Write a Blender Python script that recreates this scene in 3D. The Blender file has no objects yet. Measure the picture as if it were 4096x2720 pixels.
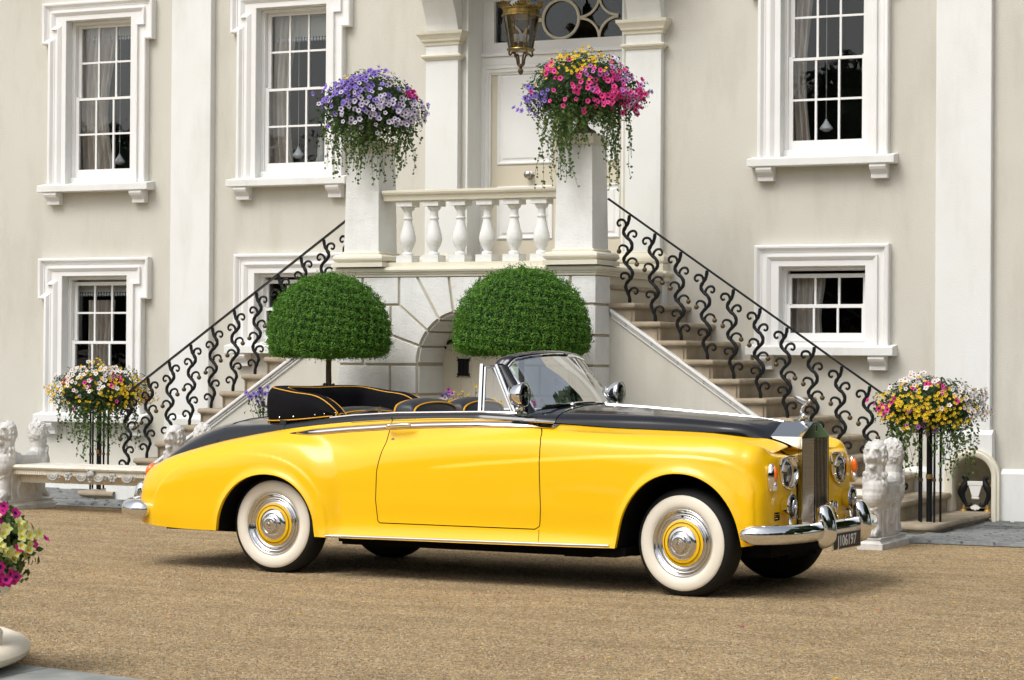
import bpy, bmesh, math, random
import numpy as np
from mathutils import Vector, Matrix
from mathutils.bvhtree import BVHTree
random.seed(7); rng = np.random.default_rng(7)
sc = bpy.context.scene
R = math.radians
# ---------------------------------------------------------------- camera
cam_d = bpy.data.cameras.new('camera'); cam = bpy.data.objects.new('camera', cam_d)
sc.collection.objects.link(cam); sc.camera = cam
PSI, PITCH, ROLL, CH = .4355, .0088, .0066, 1.4888
F = Vector((-math.sin(PSI)*math.cos(PITCH), math.cos(PSI)*math.cos(PITCH), math.sin(PITCH)))
RT = Vector((math.cos(PSI), math.sin(PSI), 0)); UP = RT.cross(F)
R2 = RT*math.cos(ROLL)+UP*math.sin(ROLL); U2 = -RT*math.sin(ROLL)+UP*math.cos(ROLL)
M = Matrix((R2, U2, -F)).transposed().to_4x4(); M.translation = Vector((0, 0, CH))
cam.matrix_world = M
cam_d.sensor_width = 36; cam_d.lens = 36*9355.4/4096; cam_d.clip_end = 600; cam_d.clip_start = .1
# ---------------------------------------------------------------- world, sun, exposure
SUN_EL, SUN_ROT = R(52), R(200)
w = bpy.data.worlds.new('World'); sc.world = w; w.use_nodes = True
nt = w.node_tree; nt.nodes.clear()
sky = nt.nodes.new('ShaderNodeTexSky'); sky.sky_type = 'NISHITA'; sky.sun_disc = False
sky.sun_elevation = SUN_EL; sky.sun_rotation = SUN_ROT; sky.air_density = 1.0; sky.dust_density = 4.0; sky.ozone_density = .6
hsv = nt.nodes.new('ShaderNodeHueSaturation'); hsv.inputs['Saturation'].default_value = .38   # cloud cover takes the blue out
bg = nt.nodes.new('ShaderNodeBackground'); bg.inputs['Strength'].default_value = .13
out = nt.nodes.new('ShaderNodeOutputWorld')
nt.links.new(sky.outputs[0], hsv.inputs['Color']); nt.links.new(hsv.outputs[0], bg.inputs['Color']); nt.links.new(bg.outputs[0], out.inputs[0])
sd = bpy.data.lights.new('sun', 'SUN'); sd.energy = 1.1; sd.angle = R(28); sd.color = (1, .985, .945)
so = bpy.data.objects.new('sun', sd); sc.collection.objects.link(so)
sdir = Vector((math.sin(SUN_ROT)*math.cos(SUN_EL), math.cos(SUN_ROT)*math.cos(SUN_EL), math.sin(SUN_EL)))
so.rotation_euler = sdir.to_track_quat('Z', 'Y').to_euler()
sc.view_settings.view_transform = 'Standard'; sc.view_settings.look = 'None'
sc.view_settings.exposure = 0.46; sc.view_settings.gamma = 1
sc.render.engine = 'CYCLES'; sc.render.resolution_x = 1024; sc.render.resolution_y = 680
sc.cycles.max_bounces = 8; sc.cycles.transparent_max_bounces = 12

# ---------------------------------------------------------------- materials
def mat(name, col, rough=.6, metal=0, col2=None, nscale=3, bump=0, bscale=60, coat=0, spec=.5, detail=4, bump2=0, bscale2=8, stain=0, trans=0, ior=1.45, alpha=1, emis=0, stretch=None, ramp=(.35, .65)):
    m = bpy.data.materials.new(name); m.use_nodes = True
    t = m.node_tree; n = t.nodes; p = n['Principled BSDF']; L = t.links
    p.inputs['Base Color'].default_value = (*col, 1); p.inputs['Roughness'].default_value = rough
    p.inputs['Metallic'].default_value = metal; p.inputs['Specular IOR Level'].default_value = spec
    p.inputs['IOR'].default_value = ior
    if coat: p.inputs['Coat Weight'].default_value = coat; p.inputs['Coat Roughness'].default_value = .03
    if trans: p.inputs['Transmission Weight'].default_value = trans
    if alpha < 1: p.inputs['Alpha'].default_value = alpha
    tc = n.new('ShaderNodeTexCoord'); vec = tc.outputs['Object']
    if stretch:
        mp = n.new('ShaderNodeMapping'); mp.inputs['Scale'].default_value = stretch; L.new(vec, mp.inputs[0]); vec = mp.outputs[0]
    if col2:
        ns = n.new('ShaderNodeTexNoise'); ns.inputs['Scale'].default_value = nscale; ns.inputs['Detail'].default_value = detail
        L.new(vec, ns.inputs['Vector'])
        cr = n.new('ShaderNodeValToRGB'); cr.color_ramp.elements[0].position = ramp[0]; cr.color_ramp.elements[1].position = ramp[1]
        cr.color_ramp.elements[0].color = (*col, 1); cr.color_ramp.elements[1].color = (*col2, 1)
        L.new(ns.outputs['Fac'], cr.inputs[0]); L.new(cr.outputs[0], p.inputs['Base Color'])
    if stain:
        mq = n.new('ShaderNodeMapping'); mq.inputs['Scale'].default_value = (2.2, 2.2, .5); L.new(tc.outputs['Object'], mq.inputs[0])
        nq = n.new('ShaderNodeTexNoise'); nq.inputs['Scale'].default_value = 1.3; nq.inputs['Detail'].default_value = 9; nq.inputs['Roughness'].default_value = .68; L.new(mq.outputs[0], nq.inputs['Vector'])
        rq = n.new('ShaderNodeValToRGB'); rq.color_ramp.elements[0].position = .30; rq.color_ramp.elements[1].position = .52; k_ = 1-stain; rq.color_ramp.elements[0].color = (k_, k_*.99, k_*.965, 1); rq.color_ramp.elements[1].color = (1, 1, 1, 1); L.new(nq.outputs[0], rq.inputs[0])
        xq = n.new('ShaderNodeMix'); xq.data_type = 'RGBA'; xq.blend_type = 'MULTIPLY'; xq.inputs[0].default_value = 1
        src = p.inputs['Base Color'].links[0].from_socket if p.inputs['Base Color'].links else None
        if src: L.new(src, xq.inputs[6])
        else: xq.inputs[6].default_value = (*col, 1)
        L.new(rq.outputs[0], xq.inputs[7]); L.new(xq.outputs[2], p.inputs['Base Color'])
    if bump:
        nb = n.new('ShaderNodeTexNoise'); nb.inputs['Scale'].default_value = bscale; nb.inputs['Detail'].default_value = 3
        L.new(vec, nb.inputs['Vector'])
        b = n.new('ShaderNodeBump'); b.inputs['Strength'].default_value = bump; b.inputs['Distance'].default_value = .01
        L.new(nb.outputs['Fac'], b.inputs['Height']); L.new(b.outputs[0], p.inputs['Normal'])
        if bump2:
            nb2 = n.new('ShaderNodeTexNoise'); nb2.inputs['Scale'].default_value = bscale2
            L.new(vec, nb2.inputs['Vector'])
            b2 = n.new('ShaderNodeBump'); b2.inputs['Strength'].default_value = bump2; b2.inputs['Distance'].default_value = .02
            L.new(nb2.outputs['Fac'], b2.inputs['Height']); L.new(b.outputs[0], b2.inputs['Normal']); L.new(b2.outputs[0], p.inputs['Normal'])
    return m
MT = {}
MT['stucco'] = mat('beige_stucco', (.63, .612, .545), .9, col2=(.59, .57, .505), nscale=.55, stain=.10, bump=.35, bscale=140, bump2=.08, bscale2=3, spec=.2)
MT['white'] = mat('white_paint', (.79, .80, .785), .75, col2=(.765, .77, .74), nscale=1.6, stain=.09, bump=.25, bscale=120, spec=.25)
MT['trim'] = mat('white_gloss_trim', (.82, .82, .81), .45, col2=(.79, .785, .76), nscale=3, bump=.05, bscale=40, spec=.35)
MT['cream'] = mat('cream_paint', (.74, .70, .58), .7, col2=(.69, .65, .53), nscale=3, bump=.25, bscale=70, spec=.25)
MT['door_cream'] = mat('door_cream', (.66, .60, .48), .45, col2=(.63, .575, .46), nscale=2, spec=.35)
MT['joint'] = mat('joint_cream', (.52, .47, .36), .85)
MT['rust'] = mat('white_masonry_paint', (.78, .79, .775), .75, stain=.12, col2=(.73, .735, .71), nscale=4, bump=.35, bscale=55, bump2=.3, bscale2=9, spec=.3)
MT['stone'] = mat('sandstone', (.40, .33, .235), .85, col2=(.29, .24, .17), nscale=6, bump=.35, bscale=60, bump2=.2, bscale2=6, detail=8)
MT['relief'] = mat('grey_relief_stone', (.46, .455, .43), .7, col2=(.33, .33, .31), nscale=14, bump=.3)
MT['fore'] = mat('cream_limestone', (.86, .79, .64), .75, col2=(.82, .74, .58), nscale=8, bump=.15)
MT['marble'] = mat('weathered_marble', (.64, .63, .60), .6, col2=(.38, .38, .37), nscale=7, detail=8, bump=.25, bscale=50, ramp=(.45, .8))
MT['bench'] = mat('bench_stone', (.74, .70, .61), .7, col2=(.56, .52, .44), nscale=9, detail=8, bump=.3, bscale=60, ramp=(.45, .75))
MT['iron'] = mat('black_iron', (.007, .008, .009), .42, spec=.3, bump=.2, bscale=80)
MT['bronze'] = mat('bronze_gilt', (.16, .11, .05), .45, metal=.6, col2=(.09, .06, .03), nscale=40)
MT['brass'] = mat('aged_brass', (.30, .20, .05), .38, metal=.9, col2=(.12, .08, .03), nscale=30)
MT['gold'] = mat('gilt', (.40, .24, .07), .45, metal=.5)
MT['pebble'] = None
MT['slate'] = mat('grey_slate', (.155, .165, .165), .8, col2=(.25, .26, .25), nscale=14, detail=8, bump=.6, bscale=40)
MT['kerb'] = mat('kerb_stone', (.22, .235, .225), .8, col2=(.33, .34, .32), nscale=5, detail=8, bump=.4, bscale=50)
MT['yellow'] = mat('yellow_paint', (.90, .525, .002), .32, coat=.45, spec=.4)
MT['black'] = mat('black_paint', (.008, .009, .012), .16, coat=.5, spec=.35)
MT['chrome'] = mat('chrome', (.82, .82, .82), .04, metal=1)
MT['shell'] = mat('radiator_metal', (.60, .61, .61), .06, metal=1)
MT['reflector'] = mat('lamp_reflector', (.92, .92, .92), .22, metal=.85)
MT['chrome_soft'] = mat('wheel_chrome', (.74, .74, .74), .13, metal=1)
MT['silver'] = mat('brushed_silver', (.42, .40, .37), .22, metal=1, bump=.1, bscale=200)
MT['rubber'] = mat('tyre_rubber', (.012, .012, .012), .7, spec=.3)
MT['whitewall'] = mat('whitewall_rubber', (.80, .755, .65), .6, col2=(.75, .70, .59), nscale=5, spec=.3)
MT['canvas'] = mat('black_canvas', (.008, .008, .010), .9, bump=.5, bscale=260, bump2=.35, bscale2=7, spec=.12)
MT['leather'] = mat('black_leather', (.022, .025, .03), .42, bump=.15, bscale=160)
MT['piping'] = mat('yellow_piping', (.80, .38, .01), .5)
MT['dark'] = mat('dark_void', (.006, .006, .006), .95, spec=.1)
MT['amber'] = mat('amber_lens', (.85, .16, .01), .12, coat=1)
MT['red'] = mat('red_lens', (.45, .01, .008), .12, coat=1)
MT['plate'] = mat('plate_black', (.03, .027, .022), .5)
MT['bark'] = mat('bark', (.09, .07, .05), .9, bump=.6, bscale=60)
MT['curtain'] = mat('curtain_cloth', (.78, .70, .60), .9, stretch=(40, 1, .3), col2=(.55, .44, .36), nscale=1)
MT['blind'] = mat('roller_blind', (.62, .58, .50), .9)
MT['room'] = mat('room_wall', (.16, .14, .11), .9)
MT['porcelain'] = mat('white_porcelain', (.8, .79, .76), .35)
MT['earth'] = mat('urn_stone', (.20, .17, .11), .9, col2=(.12, .10, .06), nscale=12, bump=.4)
MT['pot'] = mat('terracotta_tub', (.42, .40, .36), .8, col2=(.3, .29, .26), nscale=6)

def glass_mat(name, tint=(1, 1, 1), refl=1.0, rough=0, dens=.12):
    # thin pane: fresnel reflection over a straight-through transparent pane (same for every ray)
    m = bpy.data.materials.new(name); m.use_nodes = True; t = m.node_tree; n = t.nodes; n.clear(); L = t.links
    o = n.new('ShaderNodeOutputMaterial'); mx = n.new('ShaderNodeMixShader'); tr = n.new('ShaderNodeBsdfTransparent'); gl = n.new('ShaderNodeBsdfGlossy')
    gl.inputs['Roughness'].default_value = rough; tr.inputs[0].default_value = (*[c*(1-dens) for c in tint], 1)
    fr = n.new('ShaderNodeFresnel'); fr.inputs[0].default_value = 1.55
    ml = n.new('ShaderNodeMath'); ml.operation = 'MULTIPLY'; ml.inputs[1].default_value = refl; ml.use_clamp = True
    tc = n.new('ShaderNodeTexCoord'); ns = n.new('ShaderNodeTexNoise'); ns.inputs['Scale'].default_value = 5; bp = n.new('ShaderNodeBump')
    bp.inputs['Strength'].default_value = .12; bp.inputs['Distance'].default_value = .01
    L.new(tc.outputs['Object'], ns.inputs['Vector']); L.new(ns.outputs[0], bp.inputs['Height']); L.new(bp.outputs[0], gl.inputs['Normal'])
    L.new(fr.outputs[0], ml.inputs[0]); L.new(ml.outputs[0], mx.inputs[0]); L.new(tr.outputs[0], mx.inputs[1]); L.new(gl.outputs[0], mx.inputs[2]); L.new(mx.outputs[0], o.inputs[0])
    return m
MT['pane'] = glass_mat('window_glass', (.95, .98, 1), .72, dens=.02)
MT['screen'] = glass_mat('windscreen_glass', (.56, .73, .69), .75, dens=.18)
MT['lens'] = glass_mat('lamp_glass', (.95, .97, 1), 1.6, dens=.05)

def leafmat(name, c1, c2, scale=9, trans=.25):
    m = bpy.data.materials.new(name); m.use_nodes = True; t = m.node_tree; n = t.nodes; p = n['Principled BSDF']; L = t.links
    p.inputs['Roughness'].default_value = .55; p.inputs['Specular IOR Level'].default_value = .3
    g = n.new('ShaderNodeNewGeometry'); cr = n.new('ShaderNodeValToRGB')
    cr.color_ramp.elements[0].color = (*c1, 1); cr.color_ramp.elements[1].color = (*c2, 1)
    L.new(g.outputs['Random Per Island'], cr.inputs[0]); L.new(cr.outputs[0], p.inputs['Base Color'])
    tb = n.new('ShaderNodeBsdfTranslucent'); L.new(cr.outputs[0], tb.inputs[0]); mx = n.new('ShaderNodeMixShader'); mx.inputs[0].default_value = trans
    o = n['Material Output']; L.new(p.outputs[0], mx.inputs[1]); L.new(tb.outputs[0], mx.inputs[2]); L.new(mx.outputs[0], o.inputs[0])
    return m
MT['box_leaf'] = leafmat('topiary_leaf', (.04, .13, .012), (.15, .34, .035))
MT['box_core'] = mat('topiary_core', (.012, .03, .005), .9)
MT['ivy'] = leafmat('trailing_leaf', (.05, .10, .02), (.14, .21, .05))
MT['ivy_dark'] = leafmat('dark_leaf', (.02, .05, .012), (.06, .12, .03))
MT['tree_leaf'] = leafmat('far_leaf', (.012, .03, .008), (.045, .08, .02))
def petal(name, c, c2, eye=None):
    return leafmat(name, c, c2, trans=.2)
MT['pink'] = petal('pink_petal', (.72, .03, .22), (.85, .08, .33)); MT['magenta'] = petal('magenta_petal', (.5, .01, .18), (.68, .03, .28))
MT['purple'] = petal('purple_petal', (.20, .13, .55), (.33, .24, .68)); MT['lilac'] = petal('lilac_petal', (.45, .40, .58), (.68, .64, .74))
MT['bloom_yellow'] = petal('yellow_petal', (.80, .50, .01), (.88, .64, .02)); MT['bloom_white'] = petal('white_petal', (.75, .70, .68), (.85, .80, .82))
MT['lime'] = petal('lime_petal', (.58, .62, .20), (.72, .76, .34)); MT['eye'] = mat('flower_eye', (.05, .01, .06), .8); MT['eye_y'] = mat('flower_eye_y', (.35, .20, .02), .8)
MT['mauve'] = petal('mauve_petal', (.42, .12, .45), (.55, .2, .55))

# ---------------------------------------------------------------- mesh helpers
class MB:
    def __init__(s): s.v = []; s.f = []; s.m = []
    def add(s, v, f, mi=0):
        o = len(s.v); s.v += [tuple(p) for p in v]; s.f += [tuple(i+o for i in q) for q in f]; s.m += [mi]*len(f); return s
    def box(s, x0, x1, y0, y1, z0, z1, mi=0):
        return s.add([(x, y, z) for z in (z0, z1) for y in (y0, y1) for x in (x0, x1)],
                     [(0, 2, 3, 1), (4, 5, 7, 6), (0, 1, 5, 4), (2, 6, 7, 3), (0, 4, 6, 2), (1, 3, 7, 5)], mi)
    def lathe(s, prof, n=24, c=(0, 0, 0), ax='z', mi=0, cap=True, sx=1, sy=1):
        v = []; f = []
        for r, h in prof:
            for k in range(n):
                a = 2*math.pi*k/n; p, q = r*math.cos(a)*sx, r*math.sin(a)*sy
                v.append({'z': (c[0]+p, c[1]+q, c[2]+h), 'x': (c[0]+h, c[1]+p, c[2]+q), 'y': (c[0]+p, c[1]+h, c[2]+q)}[ax])
        for i in range(len(prof)-1):
            for k in range(n):
                a, b = i*n+k, i*n+(k+1) % n
                q = (a, b, b+n, a+n)
                f.append(q if ax != 'y' else q[::-1])
        if cap:
            for i in (0, len(prof)-1):
                if prof[i][0] > 1e-4: f.append(tuple(range(i*n, i*n+n)))
        return s.add(v, f, mi)
    def tube(s, path, r, n=8, mi=0, cap=True):
        P = [Vector(p) for p in path]; v = []; f = []
        rr = r if hasattr(r, '__len__') else [r]*len(P)
        t0 = (P[1]-P[0]).normalized(); nrm = t0.orthogonal().normalized()
        for i, p in enumerate(P):
            t = (P[min(i+1, len(P)-1)]-P[max(i-1, 0)]).normalized()
            nrm = (nrm-t*nrm.dot(t)); nrm = nrm.normalized() if nrm.length > 1e-6 else t.orthogonal().normalized()
            b = t.cross(nrm)
            for k in range(n):
                a = 2*math.pi*k/n; v.append(p+(nrm*math.cos(a)+b*math.sin(a))*rr[i])
        for i in range(len(P)-1):
            for k in range(n):
                a, b = i*n+k, i*n+(k+1) % n; f.append((a, b, b+n, a+n))
        if cap: f.append(tuple(range(n))[::-1]); f.append(tuple(range((len(P)-1)*n, len(P)*n)))
        return s.add(v, f, mi)
    def prism(s, poly, a0, a1, ax='y', mi=0):
        n = len(poly); g = {'y': lambda p, a: (p[0], a, p[1]), 'x': lambda p, a: (a, p[0], p[1]), 'z': lambda p, a: (p[0], p[1], a)}[ax]
        v = [g(p, a0) for p in poly]+[g(p, a1) for p in poly]
        f = [tuple(range(n)), tuple(range(2*n-1, n-1, -1))]+[(i, i+n, (i+1) % n+n, (i+1) % n) for i in range(n)]
        return s.add(v, f, mi)
    def sweep(s, path, prof, y, closed=False, mi=0):
        # path in xz on a wall facing -y; prof = (inward offset, projection towards -y)
        n = len(path); V = []; cl = closed
        for i in range(n):
            p = Vector(path[i]); a = Vector(path[i-1]) if (i > 0 or cl) else None; b = Vector(path[(i+1) % n]) if (i < n-1 or cl) else None
            d1 = (p-a).normalized() if a is not None else None; d2 = (b-p).normalized() if b is not None else None
            if d1 is None: d1 = d2
            if d2 is None: d2 = d1
            n1 = Vector((d1.y, -d1.x)); n2 = Vector((d2.y, -d2.x)); m = (n1+n2)
            m = m/ max(m.length_squared, .2)*2
            for o, pr in prof: V.append((p.x+m.x*o, y-pr, p.y+m.y*o))
        k = len(prof); fs = []
        for i in range(n if cl else n-1):
            j = (i+1) % n
            for q in range(k-1): fs.append((i*k+q, j*k+q, j*k+q+1, i*k+q+1))
        if not cl: fs += [tuple(range(k))[::-1], tuple(range((n-1)*k, n*k))]
        return s.add(V, fs, mi)
    def grid(s, P, mi=0, closeu=False, flip=False):
        P = np.asarray(P); a, b = P.shape[:2]; v = P.reshape(-1, 3).tolist(); f = []
        for i in range(a if closeu else a-1):
            for j in range(b-1):
                i2 = (i+1) % a; q = (i*b+j, i2*b+j, i2*b+j+1, i*b+j+1); f.append(q[::-1] if flip else q)
        return s.add(v, f, mi)
    def ball(s, c, r, n=10, mi=0, sc3=(1, 1, 1), rot=None):
        v = []; f = []; m = max(5, n*2//3)
        for i in range(m+1):
            t = math.pi*i/m
            for k in range(n):
                a = 2*math.pi*k/n; p = Vector((r*math.sin(t)*math.cos(a)*sc3[0], r*math.sin(t)*math.sin(a)*sc3[1], r*math.cos(t)*sc3[2]))
                if rot is not None: p = rot @ p
                v.append(p+Vector(c))
        for i in range(m):
            for k in range(n):
                a, b = i*n+k, i*n+(k+1) % n; f.append((a, a+n, b+n, b))
        return s.add(v, f, mi)
ALL = bpy.context.scene.collection
def props(o, label=None, cat=None, group=None, kind=None):
    if label: o['label'] = label
    if cat: o['category'] = cat
    if group: o['group'] = group
    if kind: o['kind'] = kind
    return o
def fixup(me):
    bm = bmesh.new(); bm.from_mesh(me); bmesh.ops.remove_doubles(bm, verts=bm.verts, dist=1e-5)
    bmesh.ops.recalc_face_normals(bm, faces=bm.faces); bm.to_mesh(me); bm.free()
def mesh(name, mb, mats, smooth=False, fix=True, angle=40):
    me = bpy.data.meshes.new(name); me.from_pydata(mb.v, [], mb.f)
    for m in (mats if isinstance(mats, (list, tuple)) else [mats]): me.materials.append(m)
    if fix: me.polygons.foreach_set('material_index', mb.m); fixup(me)
    else: me.polygons.foreach_set('material_index', mb.m)
    if smooth:
        me.polygons.foreach_set('use_smooth', [True]*len(me.polygons))
        if smooth != 'full': me.set_sharp_from_angle(angle=R(angle))
    me.update(); return me
def obj(name, mb, mats, parent=None, smooth=False, fix=True, bevel=0, loc=None, rot=None, angle=40):
    me = mb if isinstance(mb, bpy.types.Mesh) else mesh(name, mb, mats, smooth, fix, angle)
    o = bpy.data.objects.new(name, me); ALL.objects.link(o)
    if parent is not None:
        o.parent = parent
        if parent.get('_w'): o.matrix_parent_inverse = Matrix(parent['_wm'])
    if loc is not None: o.location = loc
    if rot is not None: o.rotation_euler = rot
    if bevel:
        b = o.modifiers.new('bevel', 'BEVEL'); b.width = bevel; b.segments = 2; b.limit_method = 'ANGLE'; b.angle_limit = R(40)
    return o
def thing(name, label, cat, loc=(0, 0, 0), rotz=0, group=None, world=True):
    # world=True: parts are given in scene coordinates, the Empty sits at the thing's base
    o = bpy.data.objects.new(name, None); ALL.objects.link(o); o.location = loc; o.rotation_euler = (0, 0, rotz); o.empty_display_size = .1
    props(o, label, cat, group)
    WORLD[o.name] = Matrix.Translation(-Vector(loc)) if world else None
    return o
WORLD = {}
def part(name, mb, mats, parent, **k):
    wm = WORLD.get(parent.name) if parent.parent is None else None
    o = obj(name, mb, mats, None, **k); o.parent = parent
    if wm is not None: o.matrix_parent_inverse = wm
    return o
def struct(name, mb, mats, **k):
    o = obj(name, mb, mats, **k); o['kind'] = 'structure'; return o
def copy_tree(o, parent=None, name=None):
    c = o.copy(); ALL.objects.link(c)
    if parent is not None: c.parent = parent; c.matrix_parent_inverse = o.matrix_parent_inverse
    for ch in list(o.children): copy_tree(ch, c)
    return c
def leaf_mesh(name, pts, nrm, size, m, quad=True, jitter=.6, aspect=.6):
    # many little leaves: diamonds lying roughly along nrm
    n = len(pts); pts = np.asarray(pts, float); nrm = np.asarray(nrm, float)+rng.normal(0, jitter, (n, 3))
    nrm /= np.linalg.norm(nrm, axis=1)[:, None]+1e-9
    a = np.cross(nrm, rng.normal(size=(n, 3))); a /= np.linalg.norm(a, axis=1)[:, None]+1e-9; b = np.cross(nrm, a)
    s = size*rng.uniform(.6, 1.3, (n, 1))
    V = np.stack([pts-a*s, pts-b*s*aspect+nrm*s*.15, pts+a*s, pts+b*s*aspect+nrm*s*.15], 1).reshape(-1, 3)
    me = bpy.data.meshes.new(name); me.vertices.add(4*n); me.vertices.foreach_set('co', V.ravel())
    me.loops.add(4*n); me.loops.foreach_set('vertex_index', np.arange(4*n)); me.polygons.add(n)
    me.polygons.foreach_set('loop_start', np.arange(0, 4*n, 4)); me.polygons.foreach_set('loop_total', np.full(n, 4))
    me.materials.append(m); me.update(calc_edges=True); return me
D = 21.99      # y of the house wall face
# ================================================================ ground
def gravel():
    m = bpy.data.materials.new('gravel'); m.use_nodes = True; t = m.node_tree; n = t.nodes; L = t.links; p = n['Principled BSDF']
    p.inputs['Roughness'].default_value = .95; p.inputs['Specular IOR Level'].default_value = .15
    tc = n.new('ShaderNodeTexCoord'); v = tc.outputs['Object']
    vo = n.new('ShaderNodeTexVoronoi'); vo.inputs['Scale'].default_value = 68; L.new(v, vo.inputs['Vector'])
    cr = n.new('ShaderNodeValToRGB'); e = cr.color_ramp.elements
    cs = [(0, (.31, .23, .145)), (.2, (.43, .315, .19)), (.38, (.52, .41, .27)), (.52, (.40, .26, .135)), (.66, (.28, .24, .18)), (.8, (.60, .50, .355)), (1, (.18, .135, .09))]
    e[0].position, e[0].color = cs[0][0], (*cs[0][1], 1); e[1].position, e[1].color = cs[-1][0], (*cs[-1][1], 1)
    for q, c in cs[1:-1]: z = e.new(q); z.color = (*c, 1)
    sp = n.new('ShaderNodeSeparateColor'); L.new(vo.outputs['Color'], sp.inputs[0]); L.new(sp.outputs[0], cr.inputs[0])
    # raked streaks and trodden patches: coarse noise, long in x
    mp = n.new('ShaderNodeMapping'); mp.inputs['Scale'].default_value = (.8, 2.2, 1); mp.inputs['Rotation'].default_value = (0, 0, .06); L.new(v, mp.inputs[0])
    ns = n.new('ShaderNodeTexNoise'); ns.inputs['Scale'].default_value = 1.6; ns.inputs['Detail'].default_value = 6; ns.inputs['Roughness'].default_value = .65; L.new(mp.outputs[0], ns.inputs['Vector'])
    c2 = n.new('ShaderNodeValToRGB'); c2.color_ramp.elements[0].position = .32; c2.color_ramp.elements[0].color = (1.02, .98, .86, 1); c2.color_ramp.elements[1].position = .62; c2.color_ramp.elements[1].color = (1.42, 1.37, 1.2, 1)
    L.new(ns.outputs[0], c2.inputs[0])
    n3 = n.new('ShaderNodeTexNoise'); n3.inputs['Scale'].default_value = 22; n3.inputs['Detail'].default_value = 5; n3.inputs['Roughness'].default_value = .8; L.new(v, n3.inputs['Vector'])
    c3 = n.new('ShaderNodeValToRGB'); c3.color_ramp.elements[0].position = .3; c3.color_ramp.elements[0].color = (.74, .72, .70, 1); c3.color_ramp.elements[1].position = .7; c3.color_ramp.elements[1].color = (1.25, 1.24, 1.2, 1)
    L.new(n3.outputs[0], c3.inputs[0])
    def mul(a, b):
        x = n.new('ShaderNodeMix'); x.data_type = 'RGBA'; x.blend_type = 'MULTIPLY'; x.inputs[0].default_value = 1; L.new(a, x.inputs[6]); L.new(b, x.inputs[7]); return x.outputs[2]
    L.new(mul(mul(cr.outputs[0], c2.outputs[0]), c3.outputs[0]), p.inputs['Base Color'])
    b = n.new('ShaderNodeBump'); b.inputs['Strength'].default_value = 1; b.inputs['Distance'].default_value = .022; b.invert = True
    L.new(vo.outputs['Distance'], b.inputs['Height'])
    b2 = n.new('ShaderNodeBump'); b2.inputs['Strength'].default_value = .8; b2.inputs['Distance'].default_value = .035; L.new(ns.outputs[0], b2.inputs['Height']); L.new(b.outputs[0], b2.inputs['Normal'])
    b3 = n.new('ShaderNodeBump'); b3.inputs['Strength'].default_value = .9; b3.inputs['Distance'].default_value = .018; L.new(n3.outputs[0], b3.inputs['Height']); L.new(b2.outputs[0], b3.inputs['Normal']); L.new(b3.outputs[0], p.inputs['Normal'])
    return m
MT['gravel'] = gravel()
MT['lawn'] = mat('lawn_grass', (.045, .09, .02), .95, col2=(.07, .12, .03), nscale=.5, bump=.6, bscale=30)
g = MB(); g.add([(-70, -14, 0), (60, -14, 0), (60, 24, 0), (-70, 24, 0)], [(0, 1, 2, 3)]); struct('ground', g, MT['gravel'])
g = MB(); g.add([(-200, -200, -.01), (200, -200, -.01), (200, 200, -.01), (-200, 200, -.01)], [(0, 1, 2, 3)]); struct('lawn', g, MT['lawn'])

# loose stones lying proud of the gravel
def pebbles():
    # density follows the visible apron: thicker near the lens
    n = 60000; g = np.random.default_rng(77); y = 7.5+(19.2-7.5)*g.random(n)**1.25; x = g.uniform(-1, 1, n)*5.2*(y/14)-.47*y+.35
    x = np.where(g.random(n) < .5, x, x); r = g.uniform(.003, .007, n); P = np.stack([x, y, r*.35], 1)
    me = bpy.data.meshes.new('loose_gravel'); a = g.uniform(0, 6.28, n); V = np.empty((n, 5, 3))
    for k in range(4):
        V[:, k, 0] = x+np.cos(a+k*1.57)*r*(1 if k % 2 else .7); V[:, k, 1] = y+np.sin(a+k*1.57)*r*(1 if k % 2 else .7); V[:, k, 2] = -.001
    V[:, 4, 0] = x; V[:, 4, 1] = y; V[:, 4, 2] = r*1.0
    i0 = (np.arange(n)*5)[:, None]; F_ = np.concatenate([i0+np.array([[0, 1, 4]]), i0+np.array([[1, 2, 4]]), i0+np.array([[2, 3, 4]]), i0+np.array([[3, 0, 4]])], 1).reshape(-1, 3)
    me.vertices.add(n*5); me.vertices.foreach_set('co', V.ravel()); me.loops.add(F_.size); me.loops.foreach_set('vertex_index', F_.ravel().astype(np.int32)); m = len(F_)
    me.polygons.add(m); me.polygons.foreach_set('loop_start', np.arange(0, 3*m, 3)); me.polygons.foreach_set('loop_total', np.full(m, 3)); me.polygons.foreach_set('use_smooth', [True]*m)
    mt = leafmat('loose_pebble', (0, 0, 0), (1, 1, 1), trans=0); t_ = mt.node_tree; cr = [q for q in t_.nodes if q.type == 'VALTORGB'][0]; e = cr.color_ramp.elements; cr.color_ramp.interpolation = 'CONSTANT'
    cs = [(0, (.16, .115, .07)), (.22, (.36, .26, .155)), (.42, (.48, .38, .25)), (.6, (.33, .20, .10)), (.75, (.22, .20, .16)), (.93, (.62, .53, .40))]
    e[0].color = (*cs[0][1], 1); e[1].position = cs[-1][0]; e[1].color = (*cs[-1][1], 1)
    for q, c in cs[1:-1]: z = e.new(q); z.color = (*c, 1)
    me.materials.append(mt); me.update(calc_edges=True); o = obj('loose_gravel', me, None); props(o, 'loose tan, grey and rust pebbles strewn over the gravel forecourt', 'gravel', kind='stuff')
pebbles()
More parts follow.
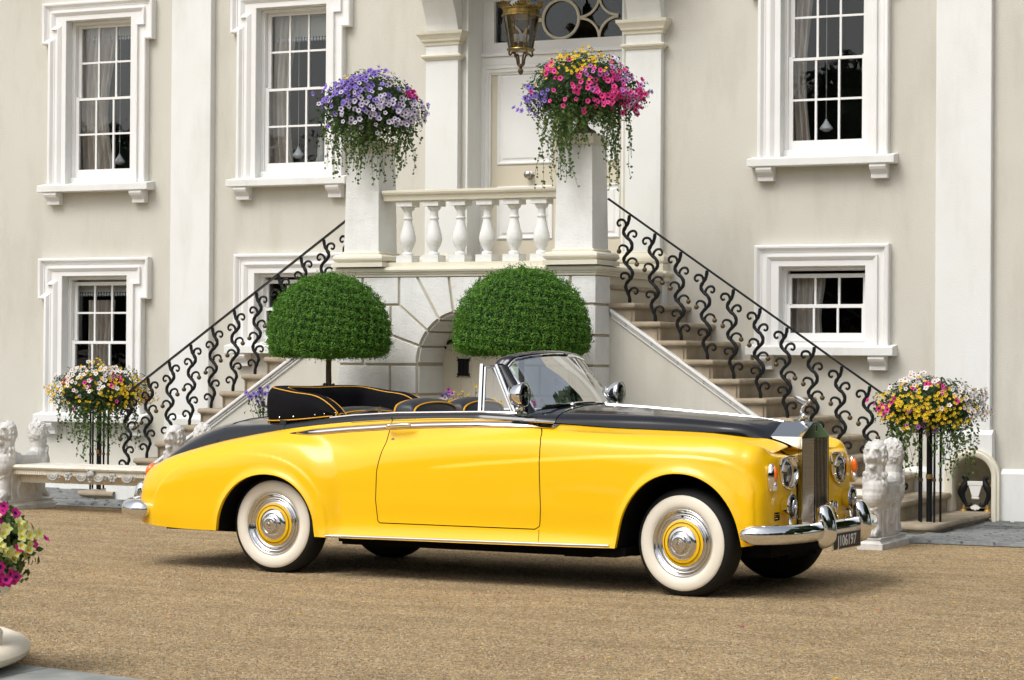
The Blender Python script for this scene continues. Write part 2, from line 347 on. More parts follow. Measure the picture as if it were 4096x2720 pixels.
# pavement of slates and setts along the house
pv = MB(); ye = lambda x: 19.42+(-14.3-x)*.045 if x < -9 else 18.9
pv.add([(-24, 19.95, .006), (-9, 19.1, .006), (-9, 22, .006), (-24, 22, .006)], [(0, 1, 2, 3)]); pv.add([(-9, 18.93, .006), (6, 18.93, .006), (6, 22, .006), (-9, 22, .006)], [(0, 1, 2, 3)])
pave = struct('pavement', pv, MT['slate'])
def sett_mesh(w, d, seed):
    r = random.Random(seed); q = MB(); j = lambda s: r.uniform(-s, s)
    b = [(-w/2+j(.008), -d/2+j(.008)), (w/2+j(.008), -d/2+j(.008)), (w/2+j(.008), d/2+j(.008)), (-w/2+j(.008), d/2+j(.008))]
    q.add([(x, y, 0) for x, y in b]+[(x*.93, y*.9, .020+j(.004)) for x, y in b], [(4, 5, 6, 7), (0, 1, 5, 4), (1, 2, 6, 5), (2, 3, 7, 6), (3, 0, 4, 7)])
    return mesh('paving_sett', q, MT['slate'])
SM = [sett_mesh(.15, .10, i) for i in range(4)]; SL = [sett_mesh(.26, .09, i+9) for i in range(4)]
cnt = 0
def put_sett(me, x, y):
    o = bpy.data.objects.new('paving_sett', me); ALL.objects.link(o); o.parent = pave; o.location = (x, y, .006); o.rotation_euler = (0, 0, random.uniform(-.06, .06)+random.choice((0, math.pi)))
for r_ in range(6):                                   # five rows of grey setts seen under the left bench
    for k in range(14): put_sett(random.choice(SM), -14.0+k*.165+(r_ % 2)*.08, 19.63+r_*.115-k*.006)
for r_ in range(17):                                  # thin riven slates beside the right steps
    for k in range(9):
        x = -5.15+k*.27+(r_ % 2)*.13; y = 19.0+r_*.10
        if y > 19.8 and x < -5.0: continue
        if y < 21.85: put_sett(random.choice(SL), x, y)
rs = MB()
for k in range(1500):
    x = random.uniform(-20, 2); y = random.uniform(19.5, 21.9); rs.box(x-.1, x+random.uniform(.02, .14), y-.03, y+.02, 0, random.uniform(.008, .016))
q = obj('slate_chip', rs, MT['slate']); q['kind'] = 'stuff'; q.parent = pave
kb = MB()
for k in range(6):
    x = -9.5+k*.95; kb.box(x, x+.935, 8.2, 9.17-k*0.035, 0, .028)
for k in range(6):
    b_ = MB(); x = -9.5+k*.95; yk = lambda q: 9.17-.21*(q+6.85); b_.add([(x, 7.4, 0), (x+.935, 7.4, 0), (x+.935, yk(x+.935), 0), (x, yk(x), 0), (x, 7.4, .022), (x+.935, 7.4, .022), (x+.935, yk(x+.935), .022), (x, yk(x), .022)], [(4, 5, 6, 7), (0, 1, 5, 4), (1, 2, 6, 5), (2, 3, 7, 6), (3, 0, 4, 7)])
    o = struct('kerb_stone', b_, MT['kerb'], bevel=.006)
# fallen leaves and petals
lv = MB()
for k in range(170):
    x, y = random.uniform(-14, -3), random.uniform(10, 19.5)
    s = random.uniform(.008, .02); a = random.uniform(0, 6.3); c_, s_ = math.cos(a)*s, math.sin(a)*s
    lv.add([(x+c_, y+s_, .006), (x-s_*.5, y+c_*.5, .012), (x-c_, y-s_, .006), (x+s_*.5, y-c_*.5, .010)], [(0, 1, 2, 3)], random.choice((0, 0, 1, 2)))
props(obj('fallen_petals', lv, [MT['bloom_yellow'], MT['amber'], MT['magenta']]), kind='stuff', label='tiny yellow and pink petals scattered over the gravel', cat='petals')

# ================================================================ house
house = thing('house', 'beige rendered country house with white window surrounds and pilasters', 'house', (-9.89, D, 0))
WZ = .0
WIN = [(-15.39, 'up', 0), (-12.88, 'up', 0), (-6.88, 'up', .045), (-15.42, 'low', 0), (-12.88, 'small', 0), (-6.885, 'small', .008)]
HW = .44
HOLES = []
for cx, kd, dz in WIN:
    z0, z1 = {'up': (3.44, 5.32), 'low': (.84, 2.417), 'small': (1.63, 2.425)}[kd]; HOLES.append((cx-HW, cx+HW, z0+dz, z1+dz))
HOLES.append((-10.76, -9.02, 2.39, 5.42))
NX0, NX1, NZ = -5.557, -5.185, .43
HOLES.append((NX0, NX1, 0, NZ+.19))
def cells(x0, x1, z0, z1, holes):
    xs = sorted({x0, x1, *[h[0] for h in holes], *[h[1] for h in holes]}); zs = sorted({z0, z1, *[h[2] for h in holes], *[h[3] for h in holes]})
    for a, b in zip(xs, xs[1:]):
        for c, d in zip(zs, zs[1:]):
            mx, mz = (a+b)/2, (c+d)/2
            if not any(h[0] < mx < h[1] and h[2] < mz < h[3] for h in holes): yield a, b, c, d
wl = MB()
for a, b, c, d in cells(-22, -3.6, 0, 7.6, HOLES): wl.add([(a, D, c), (b, D, c), (b, D, d), (a, D, d)], [(0, 1, 2, 3)])
# arched head of the niche: fill the corners above the arch
cx, rr = (NX0+NX1)/2, (NX1-NX0)/2
arc = [(cx+rr*math.cos(t), NZ+rr*.98*math.sin(t)) for t in np.linspace(0, math.pi, 17)]
wl.prism([(NX1, NZ), *arc[1:9], (cx, NZ+.19), (NX1, NZ+.19)], D, D+.02); wl.prism([(NX0, NZ+.19), (cx, NZ+.19), *arc[9:]], D, D+.02)
part('wall', wl, MT['stucco'], house)
back = MB(); back.add([(-22, D, 0), (-22, D+9, 0), (-22, D+9, 7.6), (-22, D, 7.6)], [(0, 1, 2, 3)]); E_ = -3.6; back.add([(E_, D, 0), (E_, D+9, 0), (E_, D+9, 7.6), (E_, D, 7.6)], [(0, 1, 2, 3)]); back.add([(-22, D, 7.6), (E_, D, 7.6), (E_, D+9, 7.6), (-22, D+9, 7.6)], [(0, 1, 2, 3)]); back.add([(-22, D+9, 0), (E_, D+9, 0), (E_, D+9, 7.6), (-22, D+9, 7.6)], [(0, 1, 2, 3)])
part('rear_wall', back, MT['stucco'], house)

def stone_box(name, m, x0, x1, y0, y1, z0, z1, bevel=.006, parent=house):
    b = MB(); b.box(x0, x1, y0, y1, z0, z1); return part(name, b, m, parent, bevel=bevel)
# pilasters with their plinth blocks, wall plinth
for x0, x1 in ((-14.385, -13.87), (-5.75, -5.215)):
    if x0 < -10:
        stone_box('pilaster', MT['white'], x0, x1, D-.085, D+.02, .86, 7.6, .01)
        b = MB(); b.box(x0-.03, x1+.03, D-.13, D+.02, 0, .82); b.prism([(D-.13, .82), (D-.085, .865), (D+.02, .865), (D+.02, .82)], x0-.03, x1+.03, 'x'); part('pilaster_plinth', b, MT['white'], house, bevel=.006)
    else:
        stone_box('pilaster', MT['white'], x0, x1, D-.085, D+.02, .86, 7.6, .01)
        b = MB(); b.box(x0-.03, NX0, D-.13, D+.02, 0, .82)
        X1 = x1+.03
        b.prism([(NX0, NZ), (NX0, .82), (X1, .82), (X1, NZ), *arc[1:-1]], D-.13, D+.02)
        b.prism([(D-.13, .82), (D-.085, .865), (D+.02, .865), (D+.02, .82)], x0-.03, X1, 'x'); part('pilaster_plinth', b, MT['white'], house)
for x0, x1 in ((-22, -14.415), (-13.84, -11.35), (-8.4, -5.78), (-5.11, -3.55)):
    h_ = .455 if x0 > -9 else .235
    b = MB(); b.box(x0, x1, D-.10, D+.02, 0, h_); b.prism([(D-.10, h_), (D-.03, h_+.042), (D+.02, h_+.042), (D+.02, h_)], x0, x1, 'x'); part('wall_plinth', b, MT['white'], house)
# niche: moulded arch, deep round-backed recess
nb = MB(); pth = [(NX1, 0.0), (NX1, NZ)]+arc[1:-1]+[(NX0, NZ), (NX0, .09)]
nb.sweep(pth[::-1], [(.0, .13), (.0, .15), (-.02, .165), (-.045, .165), (-.055, .15), (-.075, .15), (-.075, .10)], D)
part('niche_surround', nb, MT['cream'], house, smooth=True)
nr = MB(); P = [(D-.12, x, z) for x, z in pth]; rows = []
for yy, sh in ((-.14, 1), (.1, .995), (.22, .97), (.32, .8), (.38, .45), (.40, .0)):
    rows.append([(cx+(x-cx)*sh, D+yy, z if z <= NZ else NZ+(z-NZ)*(1 if sh > .9 else sh)) for x, z in pth])
nr.grid(rows); nr.add([(NX0, D-.1, .012), (NX1, D-.1, .012), (NX1, D+.4, .012), (NX0, D+.4, .012)], [(0, 1, 2, 3)]); part('niche_recess', nr, MT['cream'], house, smooth=True)

# ---------------------------------------------------------------- windows
PW = .235
def window(cx, kind, dz):
    z0, z1 = {'up': (3.455, 5.32), 'low': (.857, 2.417), 'small': (1.645, 2.425)}[kind]; z0 += dz; z1 += dz
    hw = HW; sur = MB(); y = D
    ow = .66 if kind != 'small' else .68
    top = {'up': 5.526, 'low': 2.617, 'small': 2.632}[kind]+dz
    sur.sweep([(cx-hw, z0), (cx-hw, z1), (cx+hw, z1), (cx+hw, z0)], [(0, -.02), (0, .048), (-(ow-hw-.03), .048), (-(ow-hw-.03), -.01)], y)
    if kind == 'small':
        P1 = [(cx-ow, z0), (cx-ow, top), (cx+ow, top), (cx+ow, z0)]; P2 = [(cx-ow+.115, z0), (cx-ow+.115, top-.105), (cx+ow-.115, top-.105), (cx+ow-.115, z0)]
    else:
        e1, e2 = z1-.265, z1-.10; e = .085
        P1 = [(cx-ow, z0), (cx-ow, e1), (cx-ow-e, e1), (cx-ow-e, top), (cx+ow+e, top), (cx+ow+e, e1), (cx+ow, e1), (cx+ow, z0)]
        a = ow-.115; P2 = [(cx-a, z0), (cx-a, e2), (cx-a-e, e2), (cx-a-e, top-.105), (cx+a+e, top-.105), (cx+a+e, e2), (cx+a, e2), (cx+a, z0)]
        sur.box(cx-ow-e+.04, cx-ow+.05, y-.0465, y+.01, e1+.03, top-.04); sur.box(cx+ow-.05, cx+ow+e-.04, y-.0465, y+.01, e1+.03, top-.04); sur.box(cx-ow, cx+ow, y-.0475, y+.01, z1+.05, top-.05)
    sur.sweep(P1, [(0, -.01), (0, .085), (.012, .092), (.03, .088), (.05, .066), (.056, .056), (.068, .056), (.072, .045), (.072, 0)], y)
    sur.sweep(P2, [(0, .04), (.0, .078), (.012, .078), (.032, .064), (.046, .052), (.05, .043), (.055, .03)], y)
    wn = part('window', sur, MT['trim'], house, smooth=True, angle=25)
    def sub(nm, mb, m, **k):
        o = obj(nm, mb, m, **k); o.parent = wn; return o
    # reveal and box frame
    rv = MB(); yb = D+.20
    for xa in (cx-hw, cx+hw): rv.box(xa-.012 if xa < cx else xa-.003, xa+.003 if xa < cx else xa+.012, y-.042, yb, z0, z1+.01)
    rv.box(cx-hw-.012, cx+hw+.012, y-.041, yb, z1-.003, z1+.012); sub('reveal', rv, MT['white'])
    fr = MB(); g = 1.5*PW if kind != 'small' else 1.5*.243
    ty = z1-.045
    fr.sweep([(cx-hw, z0), (cx-hw, z1), (cx+hw, z1), (cx+hw, z0)], [(0, -.2), (0, -.07), (.02, -.065), (.028, -.08), (.04, -.08), (.04, -.2)], y)
    sub('frame', fr, MT['trim'])
    # rows of panes (z boundaries) per sash
    if kind == 'up': up, lo = [5.245, 4.85, 4.45], [4.418, 4.03, 3.63]
    elif kind == 'low': up, lo = [2.312, 2.0, 1.68], [1.648, 1.338, 1.03]
    else: up, lo = [2.315, 2.055], [2.018, 1.772]
    for zs, yy in ((up, D+.135), (lo, D+.09)):
        zs = [z+dz for z in zs]; pw = g*2/3; s = MB(); t = .035; bw = .0105
        lowr = zs is not None and yy < D+.1
        bt = .085 if lowr else .03
        s.box(cx-g-.045, cx-g, yy, yy+t, zs[-1]-bt, zs[0]+.04); s.box(cx+g, cx+g+.045, yy, yy+t, zs[-1]-bt, zs[0]+.04)
        s.box(cx-g, cx+g, yy, yy+t, zs[0], zs[0]+(.04 if not lowr else .028)); s.box(cx-g, cx+g, yy, yy+t, zs[-1]-bt, zs[-1])
        for k in (1, 2): s.box(cx-g+k*pw-bw, cx-g+k*pw+bw, yy+.003, yy+t-.003, zs[-1], zs[0])
        for z in zs[1:-1]: s.box(cx-g, cx+g, yy+.0045, yy+t-.0045, z-bw, z+bw)
        sub('sash', s, MT['trim'])
        for za, zb in zip(zs, zs[1:]):
            for k in range(3):
                p = MB(); p.box(cx-g+k*pw+bw*.5, cx-g+(k+1)*pw-bw*.5, yy+.016, yy+.019, zb+bw*.5, za-bw*.5)
                sub('pane', p, MT['pane'])
    # sill and its two scroll brackets
    s = MB(); zs = z0; th = .088 if kind == 'up' else .095
    s.prism([(D-.165, zs-.012), (D-.165, zs-th), (D+.1, zs-th), (D+.1, zs+.03), (D-.02, zs+.012)], cx-.70-.045, cx+.70+.045, 'x'); sub('sill', s, MT['white'], bevel=.006)
    s = MB(); s.box(cx-g-.09, cx+g+.09, D+.05, D+.19, z0, lo[-1]+dz-.09); sub('sill_board', s, MT['trim'])
    zb = zs-th
    pr = [(D+.0, zb), (D-.145, zb), (D-.15, zb-.03), (D-.135, zb-.055), (D-.10, zb-.07), (D-.075, zb-.10), (D-.08, zb-.118), (D-.08, zb-.14), (D, zb-.14)]
    for sx in (-1, 1):
        s = MB(); x = cx+sx*.575; s.prism(pr, x-.082, x+.082, 'x'); sub('bracket', s, MT['trim'], bevel=.004)
    # dark room behind
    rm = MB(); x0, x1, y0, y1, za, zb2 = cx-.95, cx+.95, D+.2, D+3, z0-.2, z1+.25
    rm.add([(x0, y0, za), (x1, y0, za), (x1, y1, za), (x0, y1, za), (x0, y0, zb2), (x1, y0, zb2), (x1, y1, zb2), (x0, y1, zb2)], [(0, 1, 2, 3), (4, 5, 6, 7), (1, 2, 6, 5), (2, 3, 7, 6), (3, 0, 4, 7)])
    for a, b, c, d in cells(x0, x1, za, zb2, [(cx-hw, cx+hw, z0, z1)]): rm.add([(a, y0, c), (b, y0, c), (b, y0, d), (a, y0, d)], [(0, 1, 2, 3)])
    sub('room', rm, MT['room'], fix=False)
    return z0, z1
def drape(name, x0, x1, z0, z1, y, label, folds=5, pinch=0, rise=0):
    P = []
    for i in range(40):
        u = i/39; col = []
        for j in range(8):
            v = j/7; z = z0+(z1-z0)*v; k = 1-pinch*(math.sin(math.pi*(1-v)*.9)**2)*.5
            col.append((x0+(x1-x0)*u*k, y+.03*math.sin(u*folds*2*math.pi+v)*1.2+.01*math.sin(17*u), z))
        P.append(col)
    b = MB(); b.grid(P); o = obj(name, b, MT['curtain'], smooth='full', fix=False); props(o, label, 'curtain', 'curtains hanging inside the windows'); return o
def pull(x, z, y, ztop, label):
    t = thing('blind_pull', label, 'blind pull', (x, y, z), group='bell shaped blind pulls in the windows', world=True)
    b = MB(); b.tube([(x, y, z+.08), (x, y, ztop)], .0035, 6); part('cord', b, MT['blind'], t)
    b = MB(); pr = [(.004, .095), (.012, .09), (.012, .075), (.02, .07), (.03, .05), (.05, .025), (.066, .0), (.06, -.012), (.045, -.02), (.03, -.032), (.0, -.035)]
    n = 24; v = []
    b.lathe(pr, 24, (x, y, z)); part('bell', b, MT['porcelain'], t, smooth=True)
def blind(cx, z, label, w=.44):
    t = thing('roller_blind', label, 'blind', (cx, D+.26, z), group='fringed roller blinds in the windows')
    b = MB(); b.box(cx-w, cx+w, D+.255, D+.262, z, z+.3); part('cloth', b, MT['blind'], t)
    b = MB()
    for k in range(24):
        x = cx-w+(k+.5)*2*w/24; b.lathe([(.004, 0), (.013, -.02), (.016, -.035), (.004, -.05)], 6, (x, D+.258, z+.002))
    part('fringe', b, MT['porcelain'], t)
for cx, kd, dz in WIN: window(cx, kd, dz)
drape('curtain', -15.9, -15.32, 3.45, 5.4, D+.26, 'pale striped curtain inside the upper window left of the white pilaster', 7, .5)
drape('curtain', -13.42, -12.98, 3.45, 5.4, D+.26, 'pale curtain inside the upper window beside the left flower urn', 6, .4)
drape('curtain', -7.4, -7.07, 3.45, 5.4, D+.26, 'pink striped curtain drawn aside in the large upper right window', 5, .5)
drape('curtain', -15.75, -15.38, .9, 2.15, D+.30, 'cream curtain with frilled edge in the lower left window', 6, .3)
drape('curtain', -7.35, -6.95, 1.6, 2.35, D+.28, 'grey curtain inside the small lower right window above the railing', 5, .2)
pull(-15.27, 3.72, D+.22, 5.25, 'white bell pull on a cord in the upper left window'); pull(-12.93, 3.72, D+.22, 5.25, 'white bell pull on a cord in the window beside the left urn'); pull(-6.93, 3.8, D+.22, 5.3, 'white bell pull on a cord in the upper right window')
blind(-15.39, 5.16, 'cream fringed blind pulled up in the upper left window'); blind(-12.88, 5.02, 'cream fringed blind pulled partly down in the window beside the left urn'); blind(-15.42, 2.24, 'cream fringed blind at the top of the lower left window')
# carved stone ornament standing on the inner sill of the second upper window
t = thing('stone_ornament', 'carved cream stone stump ornament on the inner sill of the window beside the left urn', 'ornament', (-12.72, D+.3, 3.6))
b = MB(); b.lathe([(.09, 0), (.09, .02), (.07, .04), (.065, .12), (.05, .15), (.055, .2), (.045, .24), (.05, .33), (.05, .35), (.0, .345)], 16, (-12.68, D+.3, 3.56)); part('body', b, MT['bench'], t, smooth=True)
for sx in (-1, 1):
    b = MB(); b.tube([(-12.68+sx*(.06+.03*k), D+.3, 3.6+.03*math.sin(k*1.5)) for k in range(6)], [.02, .022, .02, .018, .02, .012], 8); part('branch', b, MT['bench'], t, smooth=True)

# ---------------------------------------------------------------- door portal
PX = [(-11.215, -10.835), (-8.945, -8.56)]
for x0, x1 in PX:
    stone_box('portal_pilaster', MT['white'], x0, x1, D-.085, D+.02, 2.56, 4.80, .006)
    b = MB(); pr = [(D+.02, 4.795), (D-.095, 4.795), (D-.115, 4.82), (D-.12, 4.85), (D-.14, 4.87), (D-.165, 4.90), (D-.165, 4.935), (D+.02, 4.935)]
    def ring(prz, nm, m, e=.0):
        # moulding mitred round three sides of the pilaster
        b = MB(); V = []
        for yy, z in prz:
            o = D-.085-yy; V.append([(x0-o, D+.02, z), (x0-o, yy, z), (x1+o, yy, z), (x1+o, D+.02, z)])
        n = len(V); v = [p for row in V for p in row]; f = []
        for i in range(n-1):
            for k in range(3): f.append((i*4+k, i*4+k+1, i*4+4+k+1, i*4+4+k))
        f.append((0, 1, 2, 3)); f.append(tuple((n-1)*4+k for k in (3, 2, 1, 0))); b.add(v, f); return part(nm, b, m, house)
    ring([(D-.087, 4.79), (D-.10, 4.795), (D-.105, 4.82), (D-.125, 4.835), (D-.13, 4.855), (D-.145, 4.88), (D-.165, 4.905), (D-.168, 4.935), (D-.09, 4.937)], 'capital', MT['cream'])
    ring([(D-.087, 4.635), (D-.10, 4.64), (D-.108, 4.655), (D-.125, 4.665), (D-.13, 4.68), (D-.12, 4.695), (D-.087, 4.697)], 'necking', MT['cream'])
    ring([(D-.087, 2.60), (D-.10, 2.595), (D-.105, 2.575), (D-.13, 2.565), (D-.148, 2.54), (D-.152, 2.52), (D-.148, 2.495), (D-.13, 2.475), (D-.09, 2.47)][::-1], 'base_torus', MT['cream'])
    b = MB(); b.box(x0-.06, x1+.06, D-.15, D+.02, 2.30, 2.47); part('pedestal_die', b, MT['cream'], house, bevel=.004)
    ring([(D-.15, 2.29), (D-.165, 2.30), (D-.17, 2.33), (D-.19, 2.345), (D-.20, 2.37), (D-.19, 2.395), (D-.15, 2.40)], 'pedestal_cornice', MT['cream'])
    b = MB(); b.box(x0-.05, x1+.05, D-.14, D+.02, 0, 2.295); part('pedestal', b, MT['rust'], house, bevel=.004)
    # curved corbel carrying the canopy
    pts = [(D-.085-(.30*h+.55*h*h), 4.937+h) for h in np.linspace(0, .82, 12)]
    b = MB(); b.prism([(D+.02, 4.937)]+pts+[(D+.02, 5.757)], x0+.02, x1, 'x'); part('canopy_corbel', b, MT['white'], house)
stone_box('canopy', MT['white'], -11.35, -8.42, D-.82, D+.02, 5.757, 5.95, .01)
# jambs, door frame, doors, fanlight
jb = MB(); XL, XR = -10.76, -9.02; YD = D+.38
jb.box(XL-.02, XL, D-.002, YD+.1, 2.39, 5.42); jb.box(XR, XR+.02, D-.002, YD+.1, 2.39, 5.42); jb.box(XL, XR, D, YD+.1, 5.42, 5.44)
part('door_jamb', jb, MT['white'], house)
fr = MB()
fr.sweep([(XL, 2.39), (XL, 4.605), (XR, 4.605), (XR, 2.39)], [(0, .06), (.03, .06), (.04, .04), (.07, .04), (.078, .025), (.095, .02), (.095, -.05)], YD)
fr.box(XL, XR, YD-.05, YD+.06, 4.605, 4.70); fr.box(XL, XR, YD-.075, YD+.06, 4.70, 4.735); fr.box(XL, XR, YD-.03, YD+.06, 4.735, 4.845)
fr.box(XL, XL+.13, YD-.03, YD+.06, 4.845, 5.29); fr.box(XR-.13, XR, YD-.03, YD+.06, 4.845, 5.29); fr.box(XL, XR, YD-.03, YD+.06, 5.29, 5.42)
part('door_frame', fr, MT['trim'], house, bevel=.004)
fl = MB(); zc = 5.067; xc = -9.87; yy = YD+.0
def ringtube(c, r, a0, a1, n=28): return [(c[0]+r*math.cos(a), yy, c[1]+r*math.sin(a)) for a in np.linspace(a0, a1, n)]
fl.tube(ringtube((xc, zc), .205, 0, 2*math.pi, 40), .016, 8, cap=False)
for sx in (-1, 1):
    x0 = xc+sx*.221; r = .215
    for cxx, czz, a0 in ((x0, 5.29, 0), (x0+sx*2*r, 5.29, 0), (x0, 4.845, 0), (x0+sx*2*r, 4.845, 0)):
        up = czz > 5; ar = np.linspace(0, math.pi/2, 14); inner = abs(cxx-x0) < .01
        dx = sx if inner else -sx; dz = -1 if up else 1
        fl.tube([(cxx+dx*r*math.sin(a), yy, czz+dz*r*math.cos(a)) for a in ar], .014, 6)
part('fanlight_tracery', fl, MT['door_cream'], house, smooth=True)
b = MB(); b.box(XL+.13, XR-.13, YD+.02, YD+.024, 4.845, 5.29); part('fanlight_glass', b, MT['pane'], house)
b = MB(); b.box(XL+.0, XR, YD+.35, YD+.36, 2.39, 5.42); b.box(XL, XR, YD+.06, YD+.36, 5.42, 5.43); b.box(XL, XR, YD+.06, YD+.36, 4.60, 4.61); part('hall_wall', b, MT['dark'], house)
for k, x0, x1 in ((0, XL+.095, xc-.003), (1, xc+.003, XR-.095)):
    b = MB(); b.box(x0, x1, YD, YD+.045, 2.40, 4.605); dr = part('door', b, MT['door_cream'], house, bevel=.003)
    for z0, z1 in ((3.56, 4.55), (2.77, 3.33)):
        p = MB(); a, c = x0+.075, x1-.075
        p.sweep([(a, z0), (a, z1), (c, z1), (c, z0)], [(0, -.001), (0, .012), (.012, .016), (.026, .008), (.034, .003), (.05, .003), (.066, .012), (.07, .0125)], YD, closed=True)
        p.box(a+.068, c-.068, YD-.0125, YD+.01, z0+.068, z1-.068)
        o = obj('door_panel', p, MT['trim']); o.parent = dr
    if k == 0:
        p = MB(); xk = (x0+x1)/2+.06; p.lathe([(.045, 0), (.045, -.008), (.02, -.014), (.018, -.04), (.03, -.05), (.04, -.065), (.036, -.085), (.02, -.095), (0, -.097)], 24, (xk, YD, 3.44), 'y')
        o = obj('door_knob', p, MT['silver'], smooth=True); o.parent = dr
# ================================================================ entrance stairs (perron)
CX = -9.89; PY = 20.14; PB = 21.84; HWP = 1.375; TOPZ = 2.30
stairs = thing('entrance_stairs', 'white rusticated landing with arch, balustrade and stone steps to both sides', 'stairs', (CX, PY, 0))
ARX, ARZ, AR = CX+.01, 1.455, .505
core = MB(); fy = PY+.022
holes = [(ARX-AR, ARX+AR, 0, ARZ+.001)]
for a, b, c, d in cells(CX-HWP+.02, CX+HWP-.02, 0, ARZ+.001, holes): core.add([(a, fy, c), (b, fy, c), (b, fy, d), (a, fy, d)], [(0, 1, 2, 3)])
arcp = [(ARX+AR*math.cos(t), ARZ+AR*math.sin(t)) for t in np.linspace(0, math.pi, 33)]
core.prism([(CX+HWP-.02, ARZ+.001), (CX+HWP-.02, TOPZ), (ARX, TOPZ), *arcp[16::-1]], fy, fy+.01); core.prism([(ARX, TOPZ), (CX-HWP+.02, TOPZ), (CX-HWP+.02, ARZ+.001), *arcp[:15:-1]], fy, fy+.01)
for s in (-1, 1): core.add([(CX+s*(HWP-.02), fy, 0), (CX+s*(HWP-.02), PB, 0), (CX+s*(HWP-.02), PB, TOPZ), (CX+s*(HWP-.02), fy, TOPZ)], [(0, 1, 2, 3)])
core.grid([[(x, y, z) for x, z in [(ARX+AR, 0)]+arcp+[(ARX-AR, 0)]] for y in (fy, PY+.55)])
core.add([(CX-HWP+.02, fy, TOPZ), (CX+HWP-.02, fy, TOPZ), (CX+HWP-.02, D, TOPZ), (CX-HWP+.02, D, TOPZ)], [(0, 1, 2, 3)])
part('landing_core', core, MT['joint'], stairs)
# rusticated blocks: each a block of its own, joints recessed
J = .013
def block(poly, depth=.0, nm='masonry_block'):
    # inset polygon by the joint, bevelled front edge
    n = len(poly); P = [Vector(p) for p in poly]; ar = sum(P[i].x*P[(i+1) % n].y-P[(i+1) % n].x*P[i].y for i in range(n))
    if ar < 0: P = P[::-1]
    def inset(d):
        o = []
        for i in range(n):
            a, p, b = P[i-1], P[i], P[(i+1) % n]; d1 = (p-a).normalized(); d2 = (b-p).normalized(); n1 = Vector((-d1.y, d1.x)); n2 = Vector((-d2.y, d2.x)); m = n1+n2; m = m/max(m.length_squared, .5)*2
            o.append(p+m*d)
        return o
    A = inset(J); B = inset(J+.004); b = MB()
    v = [(p.x, fy+.005, p.y) for p in A]+[(p.x, PY+.004, p.y) for p in A]+[(p.x, PY-random.uniform(0, .001), p.y) for p in B]
    f = [tuple(range(2*n, 3*n))[::-1]]
    for r_ in (0, 1):
        for i in range(n): f.append((r_*n+i, r_*n+(i+1) % n, (r_+1)*n+(i+1) % n, (r_+1)*n+i))
    b.add(v, f); return part(nm, b, MT['rust'], stairs)
C0 = [2.30, 2.022, 1.73, 1.443, 1.155, .865, .575, .285, 0]
xl, xr = CX-HWP, CX+HWP
ap = lambda a: (ARX+AR*math.cos(a), ARZ+AR*math.sin(a))
def pt_ang(x, z): return math.atan2(z-ARZ, x-ARX)
for s in (-1, 1):
    X = lambda dx: ARX+s*dx
    xo = xl if s < 0 else xr
    a1 = math.asin((1.623-ARZ)/AR); a2 = math.asin((1.766-ARZ)/AR)+.01; a3 = math.acos(.27/AR); a4 = math.acos(.115/AR)
    arcs = lambda p, q: [(ARX+s*AR*math.cos(t), ARZ+AR*math.sin(t)) for t in np.linspace(p, q, 6)]
    # voussoirs
    block(arcs(0, a1)+[(X(.797), 1.73), (X(1.10), 1.73), (X(1.10), 1.443), (X(AR), 1.443)])
    block(arcs(a1, a2)+[(X(.706), 2.022), (X(.797), 2.022), (X(.797), 1.73)])
    block(arcs(a2, a3)+[(X(.515), 2.30), (X(.706), 2.30), (X(.706), 2.022)])
    block(arcs(a3, a4)+[(X(.17), 2.30), (X(.515), 2.30)])
    block([(X(.706), 2.30), (X(1.11), 2.30), (X(1.11), 2.022), (X(.706), 2.022)]); block([(X(1.11), 2.30), (xo, 2.30), (xo, 2.022), (X(1.11), 2.022)])
    block([(X(.797), 2.022), (xo, 2.022), (xo, 1.73), (X(.797), 1.73)])
    block([(X(1.10), 1.73), (xo, 1.73), (xo, 1.443), (X(1.10), 1.443)])
    for i in range(3, 8):
        za, zb = C0[i], C0[i+1]; m = .80 if i % 2 else 1.10
        block([(X(AR), za), (X(m), za), (X(m), zb), (X(AR), zb)]); block([(X(m), za), (xo, za), (xo, zb), (X(m), zb)])
    # side courses
    for za, zb in zip(C0, C0[1:]):
        b = MB(); xa = xo-s*.022; b.box(min(xa, xo), max(xa, xo), PY+.002, PY+.36, zb+J, za-J); part('side_block', b, MT['rust'], stairs, bevel=.004)
    # intrados blocks of the arch
    for p, q in ((0, a1), (a1, a2), (a2, a3), (a3, a4)):
        g_ = .02; P_ = [[(ARX+s*(AR-d)*math.cos(t), y, ARZ+(AR-d)*math.sin(t)) for t in np.linspace(p+g_, q-g_, 6)] for d, y in ((0, PY+.03), (.012, PY+.03), (.012, PY+.545))]
        b = MB(); b.grid(P_); part('soffit_block', b, MT['rust'], stairs, smooth=True)
    for za, zb in ((1.443, 1.155), (1.155, .865), (.865, .575), (.575, .285), (.285, 0)):
        b = MB(); xa = X(AR); b.box(min(xa, xa-s*.012), max(xa, xa-s*.012), PY+.03, PY+.545, zb+J, za-J); part('soffit_block', b, MT['rust'], stairs)
aa = math.acos(.115/AR)
block([(ARX+AR*math.cos(t), ARZ+AR*math.sin(t)) for t in np.linspace(aa, math.pi-aa, 7)]+[(ARX-.17, 2.30), (ARX+.17, 2.30)], nm='keystone')
